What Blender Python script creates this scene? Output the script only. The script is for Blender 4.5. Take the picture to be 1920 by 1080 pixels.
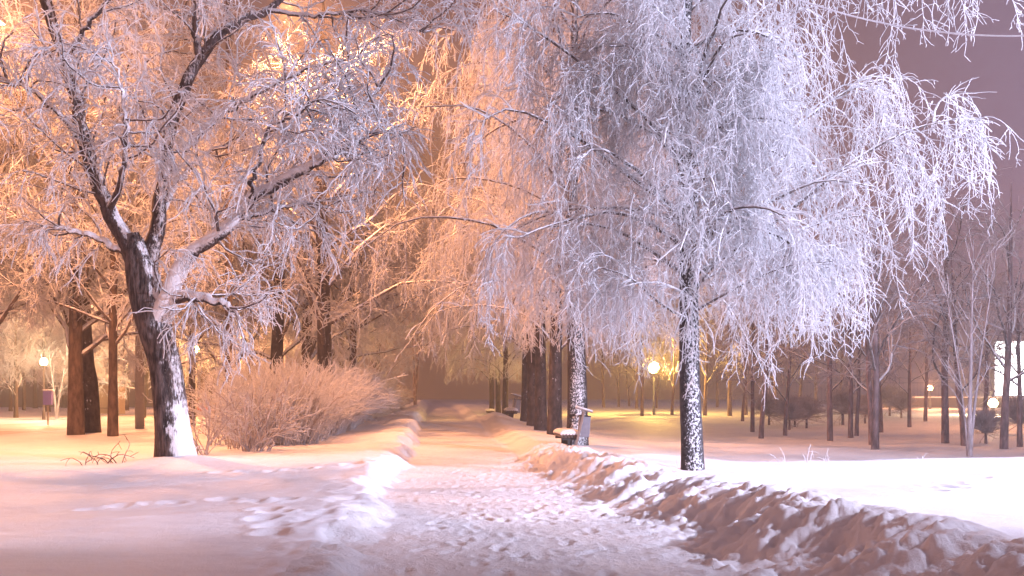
import bpy, math, random
import numpy as np
from mathutils import Vector

# ------------------------------------------------------------------ camera, world, exposure
for o in list(bpy.data.objects):
    bpy.data.objects.remove(o)
scene = bpy.context.scene
C = scene.collection

FOC = 1867.0            # focal length in pixels of the 1920 px wide photograph (35 mm lens)
HOR = 748.0             # picture row of the horizon
HC = 1.35               # eye height above the trodden path
cam_data = bpy.data.cameras.new('camera')
cam = bpy.data.objects.new('camera', cam_data)
C.objects.link(cam)
cam.location = (0, 0, HC)
cam.rotation_euler = (math.radians(90), 0, 0)
cam_data.sensor_width = 36
cam_data.lens = 36 * FOC / 1920
cam_data.shift_y = (HOR - 540) / 1920
cam_data.clip_start = 0.1
cam_data.clip_end = 5000
scene.camera = cam

scene.view_settings.view_transform = 'Standard'
scene.view_settings.look = 'None'
scene.view_settings.gamma = 1
scene.view_settings.exposure = 0.0
cy = scene.cycles
cy.max_bounces = 5
cy.diffuse_bounces = 3
cy.glossy_bounces = 2
cy.transmission_bounces = 2
cy.transparent_max_bounces = 4
cy.volume_bounces = 0
cy.use_denoising = True
cy.sample_clamp_indirect = 4
cy.caustics_reflective = False
cy.caustics_refractive = False


def node(nt, kind, **kw):
    n = nt.nodes.new(kind)
    for k, v in kw.items():
        setattr(n, k, v)
    return n


def math_node(nt, op, a, b=None, c=None, clamp=False):
    n = nt.nodes.new('ShaderNodeMath')
    n.operation = op
    n.use_clamp = clamp
    for i, v in enumerate((a, b, c)):
        if v is None:
            continue
        if isinstance(v, (int, float)):
            n.inputs[i].default_value = v
        else:
            nt.links.new(v, n.inputs[i])
    return n.outputs[0]


def ramp(nt, src, lo, hi):
    n = nt.nodes.new('ShaderNodeMapRange')
    n.interpolation_type = 'SMOOTHSTEP'
    n.inputs['From Min'].default_value = lo
    n.inputs['From Max'].default_value = hi
    nt.links.new(src, n.inputs['Value'])
    return n.outputs[0]


def mix_col(nt, fac, a, b):
    n = nt.nodes.new('ShaderNodeMix')
    n.data_type = 'RGBA'
    n.clamp_factor = True
    for sock, v in ((n.inputs[0], fac), (n.inputs[6], a), (n.inputs[7], b)):
        if isinstance(v, (int, float)):
            sock.default_value = v
        elif isinstance(v, tuple):
            sock.default_value = (*v, 1) if len(v) == 3 else v
        else:
            nt.links.new(v, sock)
    return n.outputs[2]


# night sky lit by the town: brown-orange over the street, violet to the right, darker overhead
world = bpy.data.worlds.new('World')
scene.world = world
world.use_nodes = True
wt = world.node_tree
bg = wt.nodes['Background']
tc = node(wt, 'ShaderNodeTexCoord')
sp = node(wt, 'ShaderNodeSeparateXYZ')
wt.links.new(tc.outputs['Generated'], sp.inputs[0])
f_right = ramp(wt, sp.outputs['X'], 0.12, 0.52)
f_up = ramp(wt, sp.outputs['Z'], 0.02, 0.7)
f_back = ramp(wt, sp.outputs['Y'], 0.25, -0.5)
sky = mix_col(wt, f_right, (0.32, 0.125, 0.042), (0.21, 0.127, 0.245))
sky = mix_col(wt, f_up, sky, (0.165, 0.108, 0.155))
sky = mix_col(wt, f_back, sky, (0.21, 0.135, 0.175))
f_low = math_node(wt, 'MULTIPLY', ramp(wt, sp.outputs['Z'], 0.45, 0.1), ramp(wt, sp.outputs['Y'], 0.1, -0.5))
sky = mix_col(wt, f_low, sky, (0.84, 0.53, 0.62))
wt.links.new(sky, bg.inputs['Color'])
bg.inputs['Strength'].default_value = 1.0


def W(px, py, d):
    """the point of the place seen at a picture position, at a distance along the view"""
    return np.array([(px - 960) / FOC * d, d, HC + (HOR - py) / FOC * d])


# ------------------------------------------------------------------ helpers
def link_mesh(name, verts, faces4, mats, parent=None, smooth=True, mat_idx=None):
    verts = np.asarray(verts, dtype=np.float32)
    faces4 = np.asarray(faces4, dtype=np.int32)
    me = bpy.data.meshes.new(name)
    me.vertices.add(len(verts))
    me.vertices.foreach_set('co', verts.ravel())
    w = faces4.shape[1]
    me.loops.add(faces4.size)
    me.loops.foreach_set('vertex_index', faces4.ravel())
    me.polygons.add(len(faces4))
    me.polygons.foreach_set('loop_start', np.arange(len(faces4), dtype=np.int32) * w)
    me.polygons.foreach_set('use_smooth', np.full(len(faces4), smooth, dtype=bool))
    for m in (mats if isinstance(mats, (list, tuple)) else [mats]):
        me.materials.append(m)
    if mat_idx is not None:
        me.polygons.foreach_set('material_index', np.asarray(mat_idx, dtype=np.int32))
    me.update(calc_edges=True)
    o = bpy.data.objects.new(name, me)
    C.objects.link(o)
    o.parent = parent
    return o


def tag(o, label=None, cat=None, group=None, kind=None):
    for k, v in (('label', label), ('category', cat), ('group', group), ('kind', kind)):
        if v:
            o[k] = v
    return o


def thing(name, label, cat, loc=(0, 0, 0), rz=0.0, group=None):
    o = bpy.data.objects.new(name, None)
    o.empty_display_size = 0.2
    C.objects.link(o)
    o.location = tuple(float(v) for v in loc)
    o.rotation_euler = (0, 0, rz)
    return tag(o, label, cat, group)


def dup(root, loc, rz, label, scale=1.0, scale_z=None, group=None, kids=None):
    r = root.copy()
    C.objects.link(r)
    r.location = tuple(float(v) for v in loc)
    r.rotation_euler = (0, 0, rz)
    r.scale = (scale, scale, scale if scale_z is None else scale_z)
    r['label'] = label
    if group:
        r['group'] = group
    for ch in list(root.children):
        c = ch.copy()
        C.objects.link(c)
        c.parent = r
        for g in list(ch.children):
            d = g.copy()
            C.objects.link(d)
            d.parent = c
    return r


class MB:
    """collects boxes, tubes and sheets; build() links them as ONE mesh"""
    def __init__(self):
        self.v, self.f, self.n = [], [], 0

    def add(self, verts, faces):
        self.v += [tuple(float(c) for c in p) for p in verts]
        self.f += [tuple(i + self.n for i in q) for q in faces]
        self.n += len(verts)

    def box(self, x0, x1, y0, y1, z0, z1, M=None):
        p = [(x, y, z) for z in (z0, z1) for y in (y0, y1) for x in (x0, x1)]
        if M is not None:
            p = [M(q) for q in p]
        self.add(p, [(0, 2, 3, 1), (4, 5, 7, 6), (0, 1, 5, 4), (2, 6, 7, 3), (0, 4, 6, 2), (1, 3, 7, 5)])

    def tube(self, pts, rad, sides=8, caps=True):
        pts = np.array(pts, float)
        rad = np.broadcast_to(np.array(rad, float), (len(pts),))
        v, f = tube_arrays(pts[None], rad[None], sides)
        self.add(v, [tuple(q) for q in f])
        if caps:
            b = self.n - len(v)
            self.f.append(tuple(range(b + sides - 1, b - 1, -1)))
            self.f.append(tuple(range(b + len(v) - sides, b + len(v))))

    def lathe(self, prof, cx=0, cy_=0, sides=16):
        k = len(prof)
        a = np.arange(sides) * 2 * math.pi / sides
        v = [(cx + r * math.cos(t), cy_ + r * math.sin(t), z) for r, z in prof for t in a]
        f = [(i * sides + j, i * sides + (j + 1) % sides, (i + 1) * sides + (j + 1) % sides, (i + 1) * sides + j)
             for i in range(k - 1) for j in range(sides)]
        self.add(v, f)

    def build(self, name, mat, parent=None, smooth=False, bevel=0.0):
        me = bpy.data.meshes.new(name)
        me.from_pydata(self.v, [], self.f)
        me.materials.append(mat)
        if smooth:
            me.polygons.foreach_set('use_smooth', [True] * len(me.polygons))
        me.update()
        o = bpy.data.objects.new(name, me)
        C.objects.link(o)
        o.parent = parent
        if bevel:
            b = o.modifiers.new('bevel', 'BEVEL')
            b.width = bevel
            b.segments = 2
            b.limit_method = 'ANGLE'
        return o


def normed(a):
    return a / np.maximum(np.linalg.norm(a, axis=-1, keepdims=True), 1e-9)


def tube_arrays(P, R, sides=3, lump=0.0, rng=None, flute=None):
    """P (n,k,3) polylines, R (n,k) radii -> vertices, quads"""
    n, k, _ = P.shape
    T = np.empty_like(P)
    T[:, 1:-1] = P[:, 2:] - P[:, :-2]
    T[:, 0] = P[:, 1] - P[:, 0]
    T[:, -1] = P[:, -1] - P[:, -2]
    T = normed(T)
    ref = np.broadcast_to(np.array([0.83, 0.31, 0.12]), P.shape)
    bad = np.abs((T * normed(ref)).sum(-1)) > 0.96
    ref = np.where(bad.any(axis=1)[:, None, None], np.array([0.1, -0.6, 0.8]), ref)
    U = normed(np.cross(T, ref))
    V = np.cross(T, U)
    a = np.arange(sides) * 2 * math.pi / sides
    rr = R[:, :, None] * np.ones(sides)
    if lump and rng is not None:
        rr = rr * (1 + lump * rng.standard_normal(rr.shape))
    if flute is not None:
        rr = rr * flute(n, k, a)
    ring = P[:, :, None, :] + rr[..., None] * (np.cos(a)[:, None] * U[:, :, None, :] + np.sin(a)[:, None] * V[:, :, None, :])
    verts = ring.reshape(-1, 3)
    base = (np.arange(n)[:, None, None] * k + np.arange(k - 1)[None, :, None]) * sides
    j = np.arange(sides)[None, None, :]
    j2 = (j + 1) % sides
    quads = np.stack([base + j, base + j2, base + sides + j2, base + sides + j], -1).reshape(-1, 4)
    return verts, quads


def tubes_mesh(name, groups, mat, parent, sides=3, smooth=True, lump=0.0, rng=None):
    vs, fs, off = [], [], 0
    for g in groups:
        s = sides
        if len(g) == 3:
            P, R, s = g
        else:
            P, R = g
        if len(P) == 0:
            continue
        v, f = tube_arrays(P, R, s, lump, rng)
        vs.append(v)
        fs.append(f + off)
        off += len(v)
    return link_mesh(name, np.concatenate(vs), np.concatenate(fs), mat, parent, smooth)


def spline(pts, k):
    """Catmull-Rom through rows (x, y, z, r) -> k+1 rows"""
    p = np.array(pts, float)
    p = np.vstack([2 * p[0] - p[1], p, 2 * p[-1] - p[-2]])
    n = len(p) - 3
    out = []
    for t in np.linspace(0, n - 1e-6, k + 1):
        i = int(t)
        u = t - i
        a, b, c, d = p[i:i + 4]
        out.append(0.5 * (2 * b + (c - a) * u + (2 * a - 5 * b + 4 * c - d) * u * u + (3 * b - a - 3 * c + d) * u ** 3))
    return np.array(out)


def spawn(rng, P, density, tmin, length, ang, k, droop, wander, r0, r1, up=0.0, taper_len=0.4, lift=0.0, tmax=1.0, n=None, flat=0.0, clump=0.0):
    """children growing from parent polylines P (n,kp,3). density = children per metre."""
    m, kp, _ = P.shape
    seg = np.linalg.norm(np.diff(P, axis=1), axis=-1)
    lens = seg.sum(1)
    N = n if n is not None else int(lens.sum() * (tmax - tmin) * density)
    if N <= 0:
        return np.zeros((0, k + 1, 3)), np.zeros((0, k + 1))
    wgt = lens * np.exp(clump * rng.standard_normal(m)) if clump else lens
    pi = rng.choice(m, N, p=wgt / wgt.sum())
    t = rng.uniform(tmin, tmax, N)
    ft = t * (kp - 1)
    i = np.minimum(ft.astype(int), kp - 2)
    u = (ft - i)[:, None]
    A, B = P[pi, i], P[pi, i + 1]
    pos = A * (1 - u) + B * u
    T = normed(B - A)
    rnd = rng.standard_normal((N, 3))
    if flat:
        rnd[:, 2] *= (1 - flat)
    perp = normed(rnd - (rnd * T).sum(-1, keepdims=True) * T)
    a = np.radians(rng.normal(ang, ang * 0.25, N))[:, None]
    D = T * np.cos(a) + perp * np.sin(a)
    D[:, 2] += lift
    D = normed(D)
    L = rng.uniform(length[0], length[1], N) * (1 - taper_len * t)
    step = (L / k)[:, None]
    out = np.empty((N, k + 1, 3))
    out[:, 0] = pos
    for s in range(k):
        D = D + wander * rng.standard_normal((N, 3))
        D[:, 2] += (up - droop) / k * 2.0
        D = normed(D)
        pos = pos + D * step
        out[:, s + 1] = pos
    rad = np.linspace(1, 0, k + 1)[None, :]
    RR = (r1 + (r0 - r1) * rad) * rng.uniform(0.8, 1.2, N)[:, None]
    return out, RR


# ------------------------------------------------------------------ materials
def new_mat(name):
    m = bpy.data.materials.new(name)
    m.use_nodes = True
    nt = m.node_tree
    return m, nt, nt.nodes['Principled BSDF']


def obj_noise(nt, scale, detail=4, rough=0.55, stretch=None, coord='Object'):
    t = node(nt, 'ShaderNodeTexCoord')
    n = node(nt, 'ShaderNodeTexNoise')
    n.inputs['Scale'].default_value = scale
    n.inputs['Detail'].default_value = detail
    n.inputs['Roughness'].default_value = rough
    src = t.outputs[coord]
    if stretch:
        mp = node(nt, 'ShaderNodeMapping')
        mp.inputs['Scale'].default_value = stretch
        nt.links.new(src, mp.inputs[0])
        src = mp.outputs[0]
    nt.links.new(src, n.inputs['Vector'])
    return n.outputs['Fac']


def bump(nt, bs, height, strength, dist, prev=None):
    b = node(nt, 'ShaderNodeBump')
    b.inputs['Strength'].default_value = strength
    b.inputs['Distance'].default_value = dist
    nt.links.new(height, b.inputs['Height'])
    if prev is not None:
        nt.links.new(prev, b.inputs['Normal'])
    nt.links.new(b.outputs[0], bs.inputs['Normal'])
    return b.outputs[0]


def plain(name, col, rough=0.6, metal=0.0, noise=0.25, nscale=14):
    m, nt, bs = new_mat(name)
    f = obj_noise(nt, nscale)
    c = mix_col(nt, f, tuple(x * (1 - noise) for x in col), tuple(min(1, x * (1 + noise)) for x in col))
    nt.links.new(c, bs.inputs['Base Color'])
    bs.inputs['Roughness'].default_value = rough
    bs.inputs['Metallic'].default_value = metal
    return m


def snow_mat(name, lo, hi, grain=0.5, trodden=False):
    m, nt, bs = new_mat(name)
    f1 = obj_noise(nt, 0.7, 5)
    c = mix_col(nt, ramp(nt, f1, 0.35, 0.65), lo, hi)
    if trodden:
        f2 = obj_noise(nt, 5.5, 6, 0.7, (1, 0.55, 1))
        c = mix_col(nt, ramp(nt, f2, 0.56, 0.72), c, (0.50, 0.45, 0.42))
    nt.links.new(c, bs.inputs['Base Color'])
    bs.inputs['Roughness'].default_value = 0.62
    bs.inputs['Specular IOR Level'].default_value = 0.3
    g1 = obj_noise(nt, 16 if trodden else 9, 5, 0.65)
    g2 = obj_noise(nt, 70, 4, 0.75)
    b1 = bump(nt, bs, g1, 0.55 if trodden else 0.22, 0.05)
    bump(nt, bs, g2, grain, 0.022, b1)
    return m


M_SNOW = snow_mat('snow', (0.78, 0.78, 0.81), (0.84, 0.84, 0.86), 0.6)
M_TROD = snow_mat('trodden_snow', (0.70, 0.69, 0.70), (0.80, 0.79, 0.80), 0.7, True)
M_BANK = snow_mat('ploughed_snow', (0.72, 0.71, 0.72), (0.80, 0.79, 0.80), 0.6)
M_ROAD = snow_mat('packed_road_snow', (0.55, 0.50, 0.44), (0.78, 0.74, 0.70), 0.4, True)
M_CAP = snow_mat('snow_cap', (0.80, 0.80, 0.82), (0.84, 0.84, 0.86), 0.4)


def frost_mat(name, col_lo, col_hi, trans=0.48):
    m, nt, bs = new_mat(name)
    f = obj_noise(nt, 3.0, 3)
    c = mix_col(nt, ramp(nt, f, 0.3, 0.7), col_lo, col_hi)
    nt.links.new(c, bs.inputs['Base Color'])
    bs.inputs['Roughness'].default_value = 0.75
    bs.inputs['Specular IOR Level'].default_value = 0.15
    tr = node(nt, 'ShaderNodeBsdfTranslucent')
    nt.links.new(c, tr.inputs['Color'])
    mx = node(nt, 'ShaderNodeMixShader')
    mx.inputs[0].default_value = trans
    nt.links.new(bs.outputs[0], mx.inputs[1])
    nt.links.new(tr.outputs[0], mx.inputs[2])
    nt.links.new(mx.outputs[0], nt.nodes['Material Output'].inputs['Surface'])
    return m


M_FROST = frost_mat('hoar_frost', (0.80, 0.80, 0.83), (0.89, 0.89, 0.91))
M_FROST_THIN = frost_mat('thin_frost', (0.42, 0.35, 0.34), (0.70, 0.65, 0.67), 0.25)
M_FROST_TWIG = frost_mat('frosted_twig', (0.42, 0.35, 0.33), (0.76, 0.72, 0.72), 0.2)


def bark_mat(name, dark, light, snow_dir, snow_lo, snow_hi, streak=(1, 1, 0.3), scale=9, patch=0.55, bumpd=0.03, height_snow=None, big=2.2):
    """bark with wind-blown snow lodged on the side that faces snow_dir and on anything facing up"""
    m, nt, bs = new_mat(name)
    f = obj_noise(nt, scale, 6, 0.65, streak)
    c = mix_col(nt, ramp(nt, f, 0.35, 0.68), dark, light)
    geo = node(nt, 'ShaderNodeNewGeometry')
    dt = node(nt, 'ShaderNodeVectorMath', operation='DOT_PRODUCT')
    nt.links.new(geo.outputs['Normal'], dt.inputs[0])
    d = np.array(snow_dir, float)
    dt.inputs[1].default_value = tuple(d)
    g = obj_noise(nt, scale * 1.7, 5, 0.7, (streak[0], streak[1], streak[2] * 1.3))
    g2 = obj_noise(nt, scale * 0.22, 3, 0.5)
    s = math_node(nt, 'ADD', dt.outputs['Value'], math_node(nt, 'MULTIPLY', math_node(nt, 'SUBTRACT', g, 0.5), patch * 3.2))
    s = math_node(nt, 'ADD', s, math_node(nt, 'MULTIPLY', math_node(nt, 'SUBTRACT', g2, 0.5), patch * big))
    if height_snow:
        t2 = node(nt, 'ShaderNodeTexCoord')
        s2 = node(nt, 'ShaderNodeSeparateXYZ')
        nt.links.new(t2.outputs['Object'], s2.inputs[0])
        hz = ramp(nt, s2.outputs['Z'], height_snow, 0.05)
        s = math_node(nt, 'ADD', s, math_node(nt, 'MULTIPLY', hz, 0.35))
    sf = ramp(nt, s, snow_lo, snow_hi)
    c = mix_col(nt, sf, c, (0.80, 0.80, 0.82))
    nt.links.new(c, bs.inputs['Base Color'])
    bs.inputs['Roughness'].default_value = 0.8
    bs.inputs['Specular IOR Level'].default_value = 0.2
    b1 = bump(nt, bs, f, 0.9, bumpd)
    bump(nt, bs, sf, 0.5, 0.02, b1)
    return m


M_BARK_HERO = bark_mat('furrowed_bark', (0.012, 0.009, 0.010), (0.17, 0.13, 0.12), (0.80, -0.34, 0.25), 0.72, 0.98, (1, 1, 0.2), 18, 0.44, 0.05, 1.3)
M_BARK_LIMB = bark_mat('limb_bark', (0.02, 0.014, 0.014), (0.10, 0.07, 0.065), (0.35, -0.30, 0.85), -0.40, -0.05, (1, 1, 0.6), 14, 0.40, 0.03)
M_BARK_DARK = bark_mat('dark_limb_bark', (0.02, 0.014, 0.014), (0.12, 0.085, 0.08), (0.45, -0.35, 0.75), 0.45, 0.75, (1, 1, 0.4), 16, 0.45, 0.03)
M_BARK_BIRCH = bark_mat('speckled_birch_bark', (0.010, 0.008, 0.010), (0.07, 0.06, 0.065), (0.08, -0.60, 0.2), 0.54, 0.70, (1, 1, 0.6), 19, 0.62, 0.03, None, 0.7)
M_BARK_FAR = bark_mat('far_birch_bark', (0.014, 0.010, 0.010), (0.08, 0.06, 0.055), (0.1, -0.5, 0.2), 0.72, 0.95, (1, 1, 0.5), 9, 0.55, 0.03)
M_BARK_PLAIN = bark_mat('brown_bark', (0.05, 0.032, 0.024), (0.16, 0.11, 0.085), (0.2, -0.2, 0.9), 0.75, 0.95, (1, 1, 0.3), 10, 0.4, 0.02)
M_BARK_PARK = bark_mat('park_tree_bark', (0.11, 0.072, 0.07), (0.28, 0.195, 0.19), (0.2, -0.2, 0.9), 0.80, 1.0, (1, 1, 0.3), 10, 0.35, 0.02)
M_BRANCH = bark_mat('frosted_branch', (0.05, 0.036, 0.034), (0.18, 0.14, 0.13), (0.1, -0.15, 0.95), 0.0, 0.3, (1, 1, 0.7), 12, 0.35, 0.01)

M_WOOD = plain('dark_bench_wood', (0.10, 0.065, 0.05), 0.7)
M_IRON = plain('dark_iron', (0.02, 0.018, 0.02), 0.5)
M_METAL = plain('grey_metal', (0.22, 0.22, 0.26), 0.5, 0.2)
M_PALE_METAL = plain('pale_painted_metal', (0.27, 0.22, 0.20), 0.6)
M_CONCRETE = plain('concrete', (0.30, 0.27, 0.25), 0.85)
M_BLUE = plain('violet_blue_board', (0.20, 0.17, 0.50), 0.5)
M_RED = plain('red_car_paint', (0.40, 0.06, 0.04), 0.35)
M_GLASS = plain('dark_glass', (0.05, 0.05, 0.06), 0.15)
M_RUBBER = plain('tyre_rubber', (0.02, 0.02, 0.02), 0.8)
M_POLE = plain('brown_painted_pole', (0.07, 0.045, 0.035), 0.7)
M_TAN = plain('tan_panel', (0.36, 0.26, 0.17), 0.7)
M_DARKWALL = plain('dark_fence_paint', (0.10, 0.085, 0.10), 0.8)
M_WALL = plain('plaster', (0.42, 0.34, 0.30), 0.85)


def glow_mat(name, col, strength):
    m, nt, bs = new_mat(name)
    bs.inputs['Base Color'].default_value = (0.8, 0.8, 0.8, 1)
    bs.inputs['Emission Color'].default_value = (*col, 1)
    bs.inputs['Emission Strength'].default_value = strength
    return m


M_LAMP_WARM = glow_mat('sodium_lamp_glass', (1.0, 0.62, 0.25), 25)
M_LAMP_YELLOW = glow_mat('yellow_lamp_glass', (1.0, 0.70, 0.16), 70)
M_LAMP_COLD = glow_mat('cold_lamp_glass', (0.8, 0.86, 1.0), 25)

# ------------------------------------------------------------------ lights (each inside its own lamp post)
WARM = (1.0, 0.39, 0.16)
YELLOW = (1.0, 0.56, 0.12)
COLD = (0.72, 0.73, 1.0)


def lamp_light(kind, name, loc, power, col, radius, parent=None):
    ld = bpy.data.lights.new(name, kind)
    ld.energy = power
    ld.color = col
    ld.shadow_soft_size = radius
    lo = bpy.data.objects.new(name, ld)
    C.objects.link(lo)
    lo.location = tuple(float(v) for v in loc)
    lo.parent = parent
    return lo


def street_lamp(x, y, z0, h, arm, label, power, col, glass, group, radius=0.25, pole_r=0.07, reach=1.5, glass_size=1.0, pole_mat=None):
    """tall pole with an arm and a flat lantern; arm = direction of the arm in the ground plane"""
    t = thing('street_lamp', label, 'street lamp', (x, y, z0), 0, group)

    a = np.array([math.cos(arm), math.sin(arm), 0.0])
    p = MB()
    p.tube([(0, 0, -0.3), (0, 0, 0.9), (0, 0, 1.0), (0, 0, h - 0.5)], [pole_r * 1.6, pole_r * 1.6, pole_r, pole_r * 0.7], 10)
    p.build('pole', pole_mat or M_CONCRETE, t, True)
    q = MB()
    q.tube([(0, 0, h - 0.6), a * 0.25 + (0, 0, h - 0.15), a * 0.7 * reach + (0, 0, h + 0.02), a * reach + (0, 0, h + 0.05)], 0.035, 8)
    q.build('arm', M_METAL, t, True)
    e = a * (reach + 0.25)
    hd = MB()
    ca, sa = math.cos(arm), math.sin(arm)
    hd.box(-0.35, 0.35, -0.14, 0.14, h + 0.02, h + 0.14, lambda v: (e[0] + v[0] * ca - v[1] * sa, e[1] + v[0] * sa + v[1] * ca, v[2]))
    hd.build('lantern', M_METAL, t, False, 0.03)
    gl = MB()
    s = glass_size
    gl.lathe([(0.02 * s, h - 0.16 * s), (0.09 * s, h - 0.13 * s), (0.14 * s, h - 0.05), (0.15 * s, h + 0.015)], e[0], e[1], 14)
    gl.build('lamp_glass', glass, t, True)
    lamp_light('POINT', 'lamp_light', (e[0], e[1], h - 0.42), power, col, radius, t)
    return t


# ------------------------------------------------------------------ ground
def hash2(ix, iy, s):
    h = (ix.astype(np.int64) * 374761393 + iy.astype(np.int64) * 668265263 + s * 1274126177) & 0x7fffffff
    h = ((h ^ (h >> 13)) * 1103515245 + 12345) & 0x7fffffff
    h = ((h ^ (h >> 16)) * 69069 + 1) & 0x7fffffff
    return h / 0x7fffffff


def vnoise(x, y, s=0):
    ix, iy = np.floor(x), np.floor(y)
    fx, fy = x - ix, y - iy
    ux, uy = fx * fx * fx * (fx * (fx * 6 - 15) + 10), fy * fy * fy * (fy * (fy * 6 - 15) + 10)
    a, b = hash2(ix, iy, s), hash2(ix + 1, iy, s)
    c, d = hash2(ix, iy + 1, s), hash2(ix + 1, iy + 1, s)
    return (a * (1 - ux) + b * ux) * (1 - uy) + (c * (1 - ux) + d * ux) * uy


def fbm(x, y, octv=4, s=0, gain=0.5):
    out, amp, tot = 0, 1.0, 0.0
    for i in range(octv):
        out = out + amp * (vnoise(x * 2 ** i + 17.3 * i, y * 2 ** i - 9.1 * i, s + i) - 0.5)
        tot += amp
        amp *= gain
    return out / tot * 2


def worley(x, y, s=0):
    ix, iy = np.floor(x), np.floor(y)
    best = np.full(x.shape, 9.0)
    for dx in (-1, 0, 1):
        for dy in (-1, 0, 1):
            cx, cyy = ix + dx, iy + dy
            px, py = cx + hash2(cx, cyy, s), cyy + hash2(cx, cyy, s + 51)
            best = np.minimum(best, (x - px) ** 2 + (y - py) ** 2)
    return np.sqrt(best)


def worley2(x, y, s=0):
    return worley(x, y, s) ** 2


def sstep(x, a, b):
    t = np.clip((x - a) / (b - a), 0, 1)
    return t * t * (3 - 2 * t)


def path_x(y):
    return 0.80 - 0.080 * np.asarray(y, float)


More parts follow.
